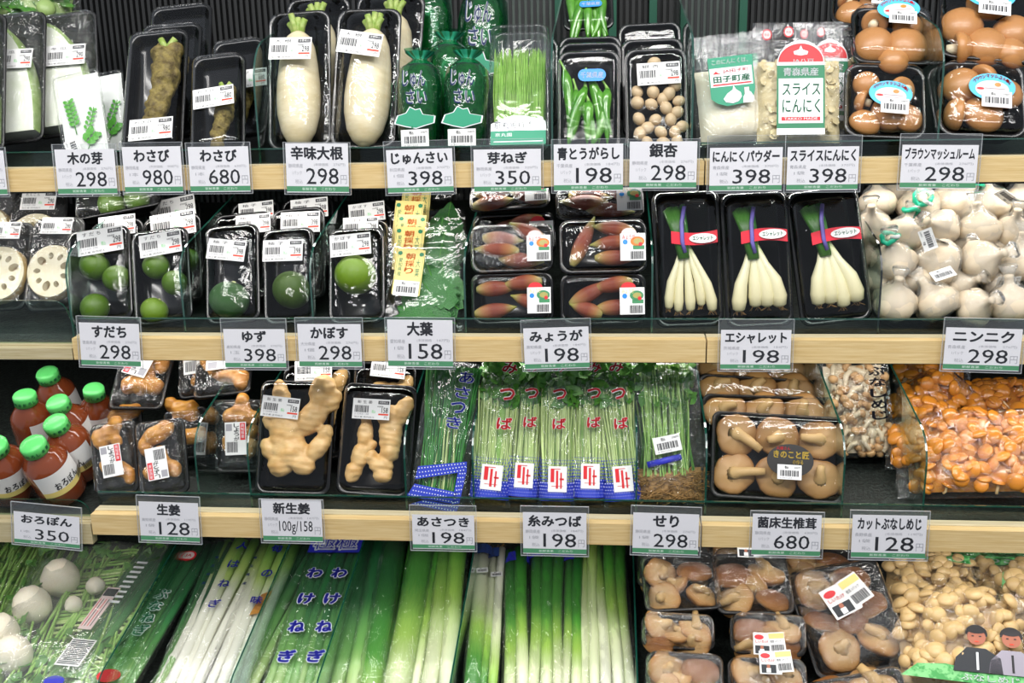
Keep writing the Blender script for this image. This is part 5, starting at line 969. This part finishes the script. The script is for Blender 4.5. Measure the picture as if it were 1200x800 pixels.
# orange nameko-like cut mushrooms in clear bags
def heap_bag(name, lb, cat, corners, Y, t0, kinds, n, film='film_crinkle', scale=.02, group=None, cr=.42, N=None, k=2):
    """bag lying on the deck: bottom centre and top centre seen at given pixels"""
    (xb, yb), (xt, yt), w = corners; B = at(xb, yb, Y[0]); Tp = at(xt, yt, Y[1]); B.z = max(B.z, deckz(k, B.y) + .014); Tp.z = max(Tp.z, deckz(k, Tp.y) + .014); M, h = frame2(B, Tp, (EYE - (B + Tp) / 2).normalized() + Vector((0, 0, .6))); w = w / F * depth((B + Tp) / 2)
    t = thing(name, lb, cat, M, group)
    for i in range(n):
        x, y = rnd(-.42, .42), rnd(.06, .94); pz = t0 * (1 - abs(2 * x) ** 3) * (1 - abs(2 * y - 1) ** 6) * .80; small_mush(t, x * w, y * h, pz - .004, rnd(.75, 1.25) * scale, rnd(30, 120), rnd(-40, 40), rnd(0, 360), i % 3, kinds[0], kinds[1], cr)
    pillow(t, w * .84, h * .86, t0 * .55, kinds[0], 'mushroom_bed', .004, 110, y0=.07 * h, nx=20, ny=20); pillow(t, w, h, t0 + .002, film, 'bag', .0045, 45, shape=3); return t, w, h
for (lb, cn, Y, n) in [('large bag of orange cut mushrooms lying nearest, at the shelf end', ((1152, 586), (1140, 482), 185), (1.215, 1.31), 150), ('bag of orange cut mushrooms pressed against the glass divider', ((1075, 560), (1075, 470), 70), (1.27, 1.36), 50), ('bag of orange cut mushrooms stacked behind the large one', ((1170, 520), (1155, 455), 160), (1.36, 1.44), 80), ('small twisted bag of orange cut mushrooms lying on top of the heap', ((1060, 492), (1120, 440), 60), (1.38, 1.42), 36), ('bag of orange cut mushrooms highest behind, under the upper shelf', ((1085, 470), (1090, 415), 90), (1.48, 1.55), 30)]:
    heap_bag('cut_mushroom_bag', lb, 'mushroom bag', cn, Y, .028, ('nameko', 'nameko_stem'), n, scale=.017, cr=.55, group='orange cut mushroom bags')
# ================================================================== lowest shelf
def lying(px0, py0, px1, py1, wpx, lift=.02):
    B, T = deckpt(3, px0, py0, lift), deckpt(3, px1, py1, lift); M, h = frame2(B, T, DN); return M, wpx / F * depth((B + T) / 2), h
def stalks(t, w, h, n, r, mt, g0=0.0, g1=1.0, z=0.0, y0=0.0, y1=1.0, tw=.12, name='stalk', rt=1.0):
    for i in range(n):
        x0 = (-.5 + (i + .5) / n) * w * .86; x1 = x0 + rnd(-tw, tw) * w; zz = z + (i % 2) * r * .5; m = MB(); gg = rnd(-.10, .10); ys = [y0 + (y1 - y0) * q / 5 for q in range(6)]; rr = r * rnd(.88, 1.1)
        m.tube([(x0 + (x1 - x0) * q / 5 + .04 * w * math.sin(q + i), ys[q] * h, zz + .002 * math.sin(q * 1.3 + i)) for q in range(6)], [rr * .9, rr, rr, rr * (1 + .05 * rt), rr * (1 + .1 * rt), rr * (1 + .15 * rt)], mt, 12, g=[g0 + gg + (g1 - g0) * q / 5 for q in range(6)], flat=.85); m.part(name, t)
def sleeve(t, w, h, th, mt='film_sleeve', wr=.0035, zc=0.0, taper=0.0):
    b = MB(); n = 28; sd = rnd(0, 60); rings = []
    for j in range(25):
        v = j / 24; k = 1 - taper * v
        rings.append([(math.cos(6.2832 * i / n) * w / 2 * k * (1 + .03 * noise.noise(Vector((v * 12, sd, i * .2)))), v * h, zc + math.sin(6.2832 * i / n) * th * (1 + .0) + wr * noise.noise(Vector((i * .8, v * 22, sd)))) for i in range(n)])
    b.loft(rings, mt, False, False); return b.part('sleeve', t)
def vtext(b, s, w, h, x, y0, y1, z, mt, q, outline=None, slant=0, bold=.03):
    n = len(s)
    for i, ch in enumerate(s):
        y = (y1 - (y1 - y0) * (i + .5) / n) * h; xx = x * w + slant * (i - n / 2) * w
        if outline: b.text(ch, xx - q * 1.1, y - q * 1.1, xx + q * 1.1, y + q * 1.1, z - .0004, outline, bold + .05)
        b.text(ch, xx - q, y - q, xx + q, y + q, z, mt, bold)
# turnips with leaves
M, w, h = lying(40, 800, 120, 645, 150, .03); t = thing('turnip_bag', 'film bag of white turnips with green leaf stalks, nearest the shelf corner', 'vegetable bag', M)
for x, y, r in ((-.20, .74, .030), (-.31, .53, .029), (-.43, .32, .030), (-.24, .17, .028), (.12, .66, .014), (.02, .52, .013)):
    m = MB(); m.lathe([(0, -1.15), (.12, -1.0), (.5, -.82), (.88, -.4), (1, .05), (.85, .5), (.45, .78), (0, .85)], 'turnip', 22); o = m.part('turnip', t, T3(x * w, y * h, .008, 0, 0, rnd(-60, 60), r))
m = MB(); stems_mesh(m, 60, w * .5, w * .5, -.1 * h, h * 1.05, .0022, 'seri_stem', .014, zz=-.012, spread=1.4)
for i in range(40):
    y = rnd(.0, 1.0) * h; m.tube([(-.1 * w, y, -.006), (.25 * w, y + .006, -.004), (.6 * w, y + rnd(-.02, .02), -.006)], .0022, 'seri_stem' if i % 3 else 'mitsuba_stem', 5)
o = m.part('leaf_stalks', t); o['kind'] = 'stuff'
m = MB(); leaves_mesh(m, 90, w * .55, -.1 * h, .35 * h, .012, 'mitsuba_leaf', .004); leaves_mesh(m, 40, w * .5, .8 * h, 1.05 * h, .012, 'mitsuba_leaf', .004); m.part('leaves', t)
pillow(t, w * 1.1, h * 1.1, .036, 'bag_hazy', 'bag', .006, 28, shape=3, y0=-.05 * h)
M, w, h = lying(-60, 800, 20, 640, 110, .03); t = thing('turnip_bag', 'film bag of turnip leaves cut off at the picture edge', 'vegetable bag', M)
m = MB(); stems_mesh(m, 80, w * .5, w * .5, 0, h * 1.05, .0022, 'seri_stem', .014, spread=1.0); leaves_mesh(m, 160, w * .55, .0, 1.05 * h, .014, 'mitsuba_leaf', .02); m.part('turnip_leaves', t); m = MB(); m.lathe([(0, -1), (.5, -.82), (1, 0), (.85, .5), (.45, .78), (0, .85)], 'turnip', 20); m.part('turnip', t, T3(.25 * w, .12 * h, .008, 0, 0, 20, .03)); pillow(t, w * 1.1, h * 1.05, .034, 'film_crinkle', 'bag', .006, 28)
# long green bags
for (lb, x0, y0, x1, y1, wp, mt, n, word, wm, wo, q, sl) in [
    ('narrow bag of dark green onions with white striped print, beside the turnips', 62, 815, 188, 640, 46, 'leek_dark', 6, '', 'white_print', None, .004, 0),
    ('narrow bag of green onions with outlined print and red round mark', 128, 815, 232, 640, 50, 'leek_dark', 6, 'ぶなねぎ', 'green_print', 'white_print', .0105, 0),
    ('plain bag of green onions behind the glass divider, next to the white onions', 190, 812, 262, 640, 30, 'leek_dark', 4, '', '', None, 0, 0)]:
    M, w, h = lying(x0, y0, x1, y1, wp, .024); t = thing('green_onion_bag', lb, 'vegetable bag', M, 'long bags of green onions'); stalks(t, w, h, n, w / n * .62, mt, .15, 1.0, 0, 0, 1, .05); sleeve(t, w, h, .014); b = MB(); z = .0165
    if word: vtext(b, word, w, h, .0, .30, .62, z, wm, q, wo); b.part('name_print', t); b = MB(); b.ell(.08 * w, .86 * h, .012, .012, z, 'red_print', 20); b.ell(.08 * w, .86 * h, .009, .009, z + .0003, 'pink_label', 20); b.text('JA', .08 * w - .005, .86 * h - .004, .08 * w + .005, .86 * h + .004, z + .0006, 'red_print', .02); b.quad(.08 * w - .011, .83 * h, .08 * w + .011, .835 * h, z + .0006, 'red_print'); b.ell(-.1 * w, .06 * h, .016, .012, z, 'red_print', 20); b.part('mark_print', t)
    elif wm:
        for i in range(9): b.quad(-.1 * w, (.52 + .035 * i) * h, .2 * w, (.535 + .035 * i) * h, z, 'white_print')
        b.quad(-.38 * w, .34 * h, -.02 * w, .62 * h, z, 'pink_label'); b.quad(-.36 * w, .56 * h, -.04 * w, .61 * h, z + .0002, 'ink')
        for i in range(4): b.quad(-.34 * w + i * .075 * w, .36 * h, -.32 * w + i * .075 * w, .54 * h, z + .0002, ('red_print', 'ink')[i % 2])
        b.quad(-.30 * w, .12 * h, .34 * w, .28 * h, z, 'label_white')
        for i in range(14): b.quad(-.26 * w, (.13 + .0105 * i) * h, .30 * w, (.136 + .0105 * i) * h, z + .0002, 'ink')
        b.ell(.0, .03 * h, .014, .010, z, 'blue_print', 20); b.part('marks_print', t)
# white onions with blue lettering
for (lb, x0, y0, x1, y1, wp, n, word, sl) in [('bag of slim white onions with blue lettering, beside the dark green bags', 205, 812, 290, 636, 62, 5, '人はねぎ', 0), ('bag of slim white onions with small blue and black lettering', 262, 812, 330, 636, 56, 4, '旬の味', 0)]:
    M, w, h = lying(x0, y0, x1, y1, wp, .026); t = thing('white_onion_bag', lb, 'vegetable bag', M, 'bags of slim white onions'); stalks(t, w, h, n, w / n * .46, 'leek_white', 0, 1.05, 0, 0, 1, .08); stalks(t, w, h, n - 1, w / n * .4, 'leek_white', 0, 1.1, -.008, 0, 1, .1); sleeve(t, w, h, .015); b = MB(); vtext(b, word, w, h, .05, .42, .98, .0175, 'blue_print', .0085); b.part('name_print', t); b = MB(); vtext(b, '埼玉県産', w, h, -.36, .6, .85, .0165, 'navy_print', .003); b.part('name_print', t)
M, w, h = lying(268, 815, 362, 638, 62, .020); t = thing('split_onion_bag', 'pale bag of green onions seen through the glass divider, no lettering', 'vegetable bag', M, 'bags of split onions'); stalks(t, w, h, 5, w / 5 * .5, 'leek_dark', -.1, .8, 0, 0, 1, .05); sleeve(t, w, h, .014, 'film_crinkle'); b = MB(); b.poly([(-.3 * w, .42 * h), (-.12 * w, .44 * h), (-.1 * w, .60 * h), (-.28 * w, .56 * h)], .0165, 'ginger_orange'); b.part('paper_tag', t)
for (lb, x0, y0, x1, y1, wp) in [('bag of split onions with large blue lettering, first of two', 326, 815, 386, 636, 44), ('bag of split onions with large blue lettering, beside the loose leeks', 362, 815, 412, 636, 40)]:
    M, w, h = lying(x0, y0, x1, y1, wp, .028); t = thing('split_onion_bag', lb, 'vegetable bag', M, 'bags of split onions'); stalks(t, w, h, 4, w / 4 * .56, 'leek_dark', .1, 1, 0, 0, 1, .04); sleeve(t, w, h, .014); b = MB(); vtext(b, 'わけねぎ', w, h, .0, .08, .80, .0172, 'blue_print', .0118, 'white_print', 0, .05)
    b.part('name_print', t); b = MB(); b.box(-.42 * w, .86 * h, .0165, .45 * w, 1.0 * h, .0168, 'blue_print'); b.text('極', -.34 * w, .87 * h, .36 * w, .985 * h, .0175, 'white_print', .05); b.text('極', -.28 * w, .88 * h, .30 * w, .975 * h, .0180, 'blue_print', .0); b.part('name_print', t)
# leeks
for (lb, x0, y0, x1, y1, wp, n, mt, g0, g1, fam) in [
    ('dark leek pair pressed against the split onions', 402, 815, 440, 636, 40, 2, 'leek_dark', .0, 1.1, 0), ('film sleeve with one broad green leek, pale at the root end', 432, 815, 462, 636, 32, 1, 'leek', .42, 1.15, 0), ('film sleeve with one bright mid green leek', 462, 815, 498, 636, 34, 1, 'leek', .36, .84, 0),
    ('film sleeve of thin yellowish green leeks', 484, 815, 518, 636, 32, 3, 'leek', .28, .78, 0), ('film sleeve with a white leek and a green leek, beside the price card for chives', 512, 815, 532, 636, 42, 2, 'leek', .2, .66, 0),
    ('leek lying root end up behind the divider, nearest it', 552, 815, 568, 642, 22, 1, 'leek', .75, .02, 1), ('leek lying root end up with a white sticker and purple tape', 570, 815, 584, 642, 24, 2, 'leek', .62, .0, 1),
    ('leek bundle with purple tape, first under the mitsuba price card', 604, 815, 606, 648, 30, 2, 'leek', .22, .98, 2), ('broad leek bundle with purple tape behind the mitsuba price card', 638, 815, 643, 642, 46, 3, 'leek', .18, .95, 2), ('dark narrow leek bundle with a short purple tape', 668, 815, 673, 646, 26, 2, 'leek', .18, 1.0, 2),
    ('leek bundle fading to pale yellow, beside the dropwort price card', 690, 815, 690, 636, 24, 2, 'leek', .3, .55, 0), ('white-rooted leek bundle nearest the mushroom trays', 724, 815, 712, 636, 44, 3, 'leek', .08, .72, 0)]:
    M, w, h = lying(x0, y0, x1, y1, wp, .028); t = thing('leek_bundle', lb, 'leeks', M, 'leeks in film sleeves'); R = min(.019, w / n * .46); stalks(t, w, h, n, R, mt, g0, g1, 0, 0, .97 if fam == 1 else 1, .06, rt=-1 if fam == 1 else 1)
    if n > 1: stalks(t, w * .8, h, n - 1, R * .8, mt, g0, g1, -R * .9, 0, .95, .1)
    if n == 1 and fam != 1: stalks(t, w * .9, h, 2, R * .55, mt, g0 + .1, g1 + .2, -R * .6, 0, 1, .12)
    sleeve(t, w * 1.04, h, R * 1.25, 'film_sleeve', .0035)
    if fam:
        b = MB(); n_ = 12; yy = (.90 if fam == 1 else .90) * h; vs = []
        for i in range(n_ + 1):
            a = math.pi * i / n_; vs += [(-math.cos(a) * w * .53, yy, math.sin(a) * R * 1.32), (-math.cos(a) * w * .53, yy + .07 * h, math.sin(a) * R * 1.32)]
        b.add(vs, [(2 * i, 2 * i + 2, 2 * i + 3, 2 * i + 1) for i in range(n_)], 'blue_print' if fam == 2 else 'navy_print'); b.part('binding_tape', t)
        if fam == 1: sticker(t, .05 * w, .76 * h, .017, 6, R * 1.35, 'jan', '', '198')
        if fam == 1:
            m = MB()
            for i in range(50): m.tube([(rnd(-.3, .3) * w, .96 * h, rnd(-.3, .6) * R), (rnd(-.4, .4) * w, h * rnd(.98, 1.02), rnd(-.5, .8) * R)], .0005, 'root_brown', 3)
            m.part('roots', t)
# lower-right shiitake trays
LL = [[(-.24, .70, .25, 30, 0, 60), (.22, .72, .25, 150, 10, 0), (-.05, .48, .2, -30, 40, 100), (.26, .28, .24, 20, -25, 180), (-.24, .26, .25, 25, 20, 250)], [(-.24, .68, .25, 160, 0, 0), (.22, .70, .25, 20, 25, 120), (.02, .45, .19, 40, -30, 0), (-.22, .26, .25, 10, 25, 200), (.25, .27, .24, 150, 20, 0)], [(-.22, .70, .26, -20, 20, -30), (.24, .68, .24, 10, 30, 90), (.0, .46, .2, 50, 0, 180), (-.24, .26, .24, 145, 0, 0), (.22, .26, .25, -10, -25, 20)]]
def lump(v, big=1.0):
    def f(t, w, h):
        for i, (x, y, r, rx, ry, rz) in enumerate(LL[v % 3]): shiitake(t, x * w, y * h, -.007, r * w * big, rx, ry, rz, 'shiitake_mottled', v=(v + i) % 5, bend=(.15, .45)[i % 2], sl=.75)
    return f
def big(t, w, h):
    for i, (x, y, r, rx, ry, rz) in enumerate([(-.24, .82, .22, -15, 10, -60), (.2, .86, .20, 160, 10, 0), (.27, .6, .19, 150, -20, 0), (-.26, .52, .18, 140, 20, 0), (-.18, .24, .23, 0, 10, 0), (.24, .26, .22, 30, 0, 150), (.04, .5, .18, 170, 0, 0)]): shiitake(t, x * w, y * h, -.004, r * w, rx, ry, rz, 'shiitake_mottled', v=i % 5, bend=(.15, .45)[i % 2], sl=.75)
Q = RAILY[3]
for i, (x0, y0, Y0, x1, y1, lean, wp, fn, lb) in enumerate([
    (806, 722, 1.235, 795, 655, 62, 94, lump(0, .95), 'shiitake tray tipped forward on top, nearest the leeks'), (890, 726, 1.235, 880, 655, 60, 94, lump(1, 1.0), 'shiitake tray on top with two stickers, second from the leeks'),
    (795, 768, 1.20, 795, 728, 45, 90, lump(2), 'shiitake tray in the middle of the stack nearest the leeks'), (802, 825, 1.155, 802, 765, 45, 96, lump(0), 'lowest shiitake tray nearest the leeks'), (902, 775, 1.20, 900, 728, 45, 92, lump(1), 'shiitake tray in the middle of the second stack'), (912, 830, 1.155, 908, 772, 45, 96, lump(2), 'lowest shiitake tray of the second stack'),
    (1025, 792, 1.20, 980, 668, 50, 118, big, 'large tray of seven mottled shiitake with producer sticker'), (1010, 850, 1.14, 990, 790, 45, 120, lump(1), 'tray of shiitake just showing below the large tray'),
    (785, 690, 1.33, 785, 646, 62, 80, lump(1), 'shiitake tray at the back under the dropwort price card'), (880, 690, 1.33, 880, 640, 62, 90, lump(2), 'shiitake tray at the back behind the second stack'), (955, 690, 1.34, 955, 640, 62, 86, lump(0), 'brightly lit shiitake tray at the back beside the large tray'), (962, 712, 1.28, 960, 676, 50, 80, lump(1), 'shiitake tray wedged between the second stack and the large tray')]):
    fr = frame(x0, x1, y1, 3, Y0 - Q, lean, wp, y0); t = pack('shiitake_tray', lb, 'mushroom pack', fr, fn, d=.022, bulge=.029, cover='film_crinkle', tr='foam_tray', wr=.003, r=.012, group='small shiitake trays')
    w, h = fr[1], fr[2]
    if i in (0, 1, 5, 6, 9, 4):
        b = MB(); s = w * (.30 if i == 6 else .26); b.M = T3((-.02, -.05, 0, 0, -.1, 0, -.08, 0, 0, 0)[i] * w, (.9, .86, 0, 0, .12, .8, .6, 0, 0, .6)[i] * h, .0345, 0, 0, (-5, -3, 0, 0, 0, 0, 16, 0, 0, 0)[i])
        b.box(-s * .5, -s * .55, 0, s * .5, s * .5, .0003, 'label_white'); b.ell(-s * .22, s * .28, s * .22, s * .12, .0006, 'red_print', 16); b.text('しいたけ', -s * .40, s * .0, s * .2, s * .14, .0006, 'red_print', .02); b.quad(-s * .42, -s * .5, s * .25, -s * .12, .0006, 'photo_dark'); b.ell(-s * .1, -s * .2, s * .08, s * .09, .0009, 'photo_skin', 12); b.quad(-s * .2, -s * .48, s * .0, -s * .28, .0009, 'label_white')
        b.M = b.M @ T3(s * .62, s * .06, .0004, 0, 0, 6); b.box(-s * .38, -s * .5, 0, s * .38, s * .5, .0003, 'label_white'); b.quad(-s * .36, s * .2, s * .36, s * .44, .0006, 'yellow_label'); bars(b, -s * .3, -s * .42, s * .3, -s * .1, .0006); b.text('椎茸 1パック', -s * .32, s * .0, s * .2, s * .12, .0006, 'ink'); b.part('producer_sticker', t)
# lower-right mushroom bags
for i, (lb, cn, Y, n, km, sc_) in enumerate([('clear bag of beige clustered mushrooms with a printed photo of two people', ((1125, 815), (1120, 692), 150), (1.16, 1.28), 110, ('nametake', 'nametake'), .024), ('clear bag of round button-like mushrooms behind the photo-printed bag', ((1085, 715), (1090, 655), 110), (1.29, 1.37), 60, ('nametake', 'shimeji_stem'), .020),
    ('clear bag of mushrooms at the back with green and white print', ((1170, 720), (1165, 660), 110), (1.33, 1.40), 50, ('nametake', 'shimeji_stem'), .020), ('mushroom bag cut off at the picture edge with wrinkled film', ((1225, 800), (1215, 675), 100), (1.20, 1.31), 60, ('nametake', 'nametake'), .024)]):
    t, w, h = heap_bag('clustered_mushroom_bag', lb, 'mushroom bag', cn, Y, .030, km, n, scale=sc_, cr=.42, group='clustered mushroom bags', k=3)
    b = MB(); z = .036
    if i == 0:
        b.poly([(-.42 * w, .02 * h), (.45 * w, .0), (.46 * w, .14 * h), (.2 * w, .10 * h), (-.1 * w, .16 * h), (-.3 * w, .14 * h)], z - .002, 'leaf_print')
        for (x, coat, hx) in ((.12, 'photo_dark', 0), (.36, 'photo_coat', .0)):
            b.poly([(x * w - .17 * w, .10 * h), (x * w + .17 * w, .10 * h), (x * w + .16 * w, .24 * h), (x * w + .06 * w, .32 * h), (x * w - .07 * w, .32 * h), (x * w - .15 * w, .22 * h)], z, coat)
            b.ell(x * w, .42 * h, .065 * w, .075 * h, z + .0006, 'photo_skin', 18); b.poly([(x * w + .078 * w * math.cos(RAD(a)), .45 * h + .085 * h * math.sin(RAD(a))) for a in range(-15, 200, 12)], z + .0003, 'photo_hair'); b.ell(x * w, .485 * h, .07 * w, .035 * h, z + .0009, 'photo_hair', 14)
            for sx in (-1, 1): b.ell(x * w + sx * .026 * w, .425 * h, .010 * w, .006 * h, z + .0012, 'photo_hair', 8)
            b.ell(x * w, .375 * h, .018 * w, .006 * h, z + .0012, 'red_ink', 8); b.quad(x * w - .008 * w, .12 * h, x * w + .008 * w, .28 * h, z + .0004, 'photo_hair' if coat == 'photo_coat' else 'white_print')
        b.text('ぶなしめじ', .0, .02 * h, .4 * w, .08 * h, z + .0006, 'white_print', .02)
    else:
        b.poly([(-.4 * w, .80 * h), (.4 * w, .82 * h), (.38 * w, .97 * h), (-.38 * w, .96 * h)], .020, 'leaf_print'); b.text('きのこ', -.25 * w, .84 * h, .2 * w, .93 * h, .0206, 'white_print', .03)
    b.part('bag_print', t)
t = thing('leafy_bag', 'row of green and white printed leafy bags at the back beneath the upper rail', 'vegetable bag', lying(1150, 672, 1150, 640, 240, .045)[0]); M, w, h = lying(1150, 672, 1150, 640, 240, .045)
m = MB(); leaves_mesh(m, 200, w * .5, 0, h, .012, 'mitsuba_leaf', .02); m.part('leaves', t); pillow(t, w, h, .03, 'film_crinkle', 'bag', .006, 40); pillow(t, w * .96, h * .9, .012, 'leaf_print', 'leaf_bed', .004, 60)

t, w, h = heap_bag('leafy_bag', 'film bag of leafy greens at the very top above the winter melon', 'vegetable bag', ((30, 26), (40, -40), 110), (1.50, 1.58), .03, ('melon_rind', 'mitsuba_leaf'), 24, scale=.03, k=0)
m = MB(); leaves_mesh(m, 120, w * .4, 0, h * .9, .014, 'mitsuba_leaf', .02); m.part('leaves', t)
# ---- settle: small nudges so that neighbours touch instead of cutting into each other
NUDGE = {'divider':(-0.0098,0,0),'divider.001':(-0.003,0,0),'divider.002':(-0.009,0,0),'divider.003':(0.0097,0,0),'divider.005':(-0.0082,0,0),'divider.006':(-0.0097,0,0),'divider.007':(-0.003,0,0),'divider.009':(-0.0052,0,0),'divider.010':(-0.009,0,0),'divider.011':(-0.0098,0,0),'divider.012':(0.0015,0,0),'divider.013':(0.0082,0,0),'divider.014':(0.0007,0,0),'divider.016':(-0.0023,0,0),'divider.017':(-0.0097,0,0),'divider.019':(0.009,0,0),'divider.020':(-0.0097,0,0),'divider.021':(-0.0038,0,0),'divider.022':(0.0052,0,0),'melon_pack':(0,0.0015,0.0003),'daikon_pack':(0.0088,0,0),'daikon_pack.001':(0.0103,0,0),'daikon_pack.002':(0.005,0,0),'daikon_pack.003':(0.011,0,0),'junsai_bag':(0.0045,0,0),'junsai_bag.001':(0.0038,0,0),'junsai_bag.003':(0.0045,0,0),'junsai_bag.004':(-0.0045,0.0088,0.0019),'sprout_onion_box':(0.0008,0,0),'chilli_pack.001':(0.0015,0,0),'chilli_pack.002':(0.0015,0,0),'chilli_pack.003':(0,0.0044,0.0009),'ginkgo_pack':(-0.0015,0,0),'ginkgo_pack.001':(-0.0053,0.0015,0.0003),'ginkgo_pack.002':(-0.0068,0,0),'garlic_powder_bag':(0.0012,0.0107,0.0023),'garlic_bag':(-0.009,0,0),'garlic_bag.001':(-0.0008,0.0044,0.0009),'brown_mushroom_pack':(-0.0102,0,0),'brown_mushroom_pack.001':(-0.0037,0.0101,0.0022),'brown_mushroom_pack.003':(0,0.0108,0.0023),'brown_mushroom_pack.004':(-0.0045,0.0098,0.0021),'sudachi_pack':(0.008,0,0),'sudachi_pack.001':(0.006,0,0),'sudachi_pack.002':(0.011,0,0),'sudachi_pack.003':(0.009,0,0),'sudachi_pack.004':(0,0.0059,0.0012),'yuzu_pack.002':(0.011,0,0),'yuzu_pack.003':(0.0075,0,0),'yuzu_pack.004':(0.0075,0,0),'yuzu_pack.005':(0.009,0,0),'kabosu_pack':(0.0022,0,0),'kabosu_pack.001':(-0.0022,-0.0003,0.0015),'kabosu_pack.002':(-0.0022,0.0029,0.0006),'sudachi_pack.005':(0,0.0103,0.0022),'lotus_pack':(0.011,0,0),'lotus_pack.001':(-0.011,0,0),'lotus_pack.002':(0.011,0,0),'lotus_pack.003':(-0.011,0,0),'shiso_bag':(-0.0022,0.0029,0.0006),'shiso_bag.002':(0.003,0,0),'shiso_bag.004':(0.0109,0.0015,0.0003),'myoga_pack':(0,0.0088,0.0019),'myoga_pack.001':(0.0008,0.0044,0.0009),'myoga_pack.002':(0.0045,0,0),'myoga_pack.003':(0,0.0103,0.0022),'myoga_pack.004':(0,0.0073,0.0016),'myoga_pack.005':(0,0.0015,0.0003),'shallot_pack':(-0.0045,0,0),'shallot_pack.001':(-0.0022,0,0),'shallot_pack.002':(-0.0015,0.007,0.003),'sauce_bottle':(0.0068,0.0029,0.0006),'sauce_bottle.001':(0,0.0108,0.0023),'sauce_bottle.002':(0.0015,0.0103,0.0022),'sauce_bottle.003':(-0.0015,0,0),'sauce_bottle.005':(0,0.0108,0.0023),'sauce_bottle.006':(-0.0068,0.0015,0.0003),'ginger_pack.002':(0.011,0,0),'ginger_pack.003':(0.011,0,0),'ginger_pack.004':(-0.0007,-0.0022,0.0108),'ginger_pack.005':(0,0.0108,0.0023),'ginger_pack.006':(-0.0098,0.0049,0.001),'ginger_pack.007':(0,0.0088,0.0019),'new_ginger_pack.001':(0.0053,0,0),'new_ginger_pack.002':(0.0075,0,0),'chive_bag':(0.0067,0.0015,0.0003),'shiitake_pack':(0.0037,0,0),'shiitake_pack.001':(-0.0008,0,0),'shiitake_pack.002':(-0.0008,0,0),'shiitake_pack.003':(-0.0038,0,0),'shimeji_bag':(-0.0052,0.0029,0.0006),'shiitake_tray':(-0.003,0.0104,0.0022),'shiitake_tray.001':(-0.0026,0.0104,0.0022),'shiitake_tray.002':(0,0.0108,0.0023),'shiitake_tray.004':(0,0.0108,0.0023),'shiitake_tray.005':(-0.011,0,0),'shiitake_tray.006':(-0.0089,0.0063,0.0013),'shiitake_tray.007':(0.006,0,0),'shiitake_tray.008':(0,0.0015,0.0003),'shiitake_tray.009':(-0.006,0.0044,0.0009),'shiitake_tray.010':(0.006,0.0015,0.0003),'shiitake_tray.011':(0.0037,0,0),'leafy_bag':(0,0.0088,0.0019)}
for n_, v_ in NUDGE.items():
    o = bpy.data.objects.get(n_)
    if o: o.location = o.location + Vector(v_)
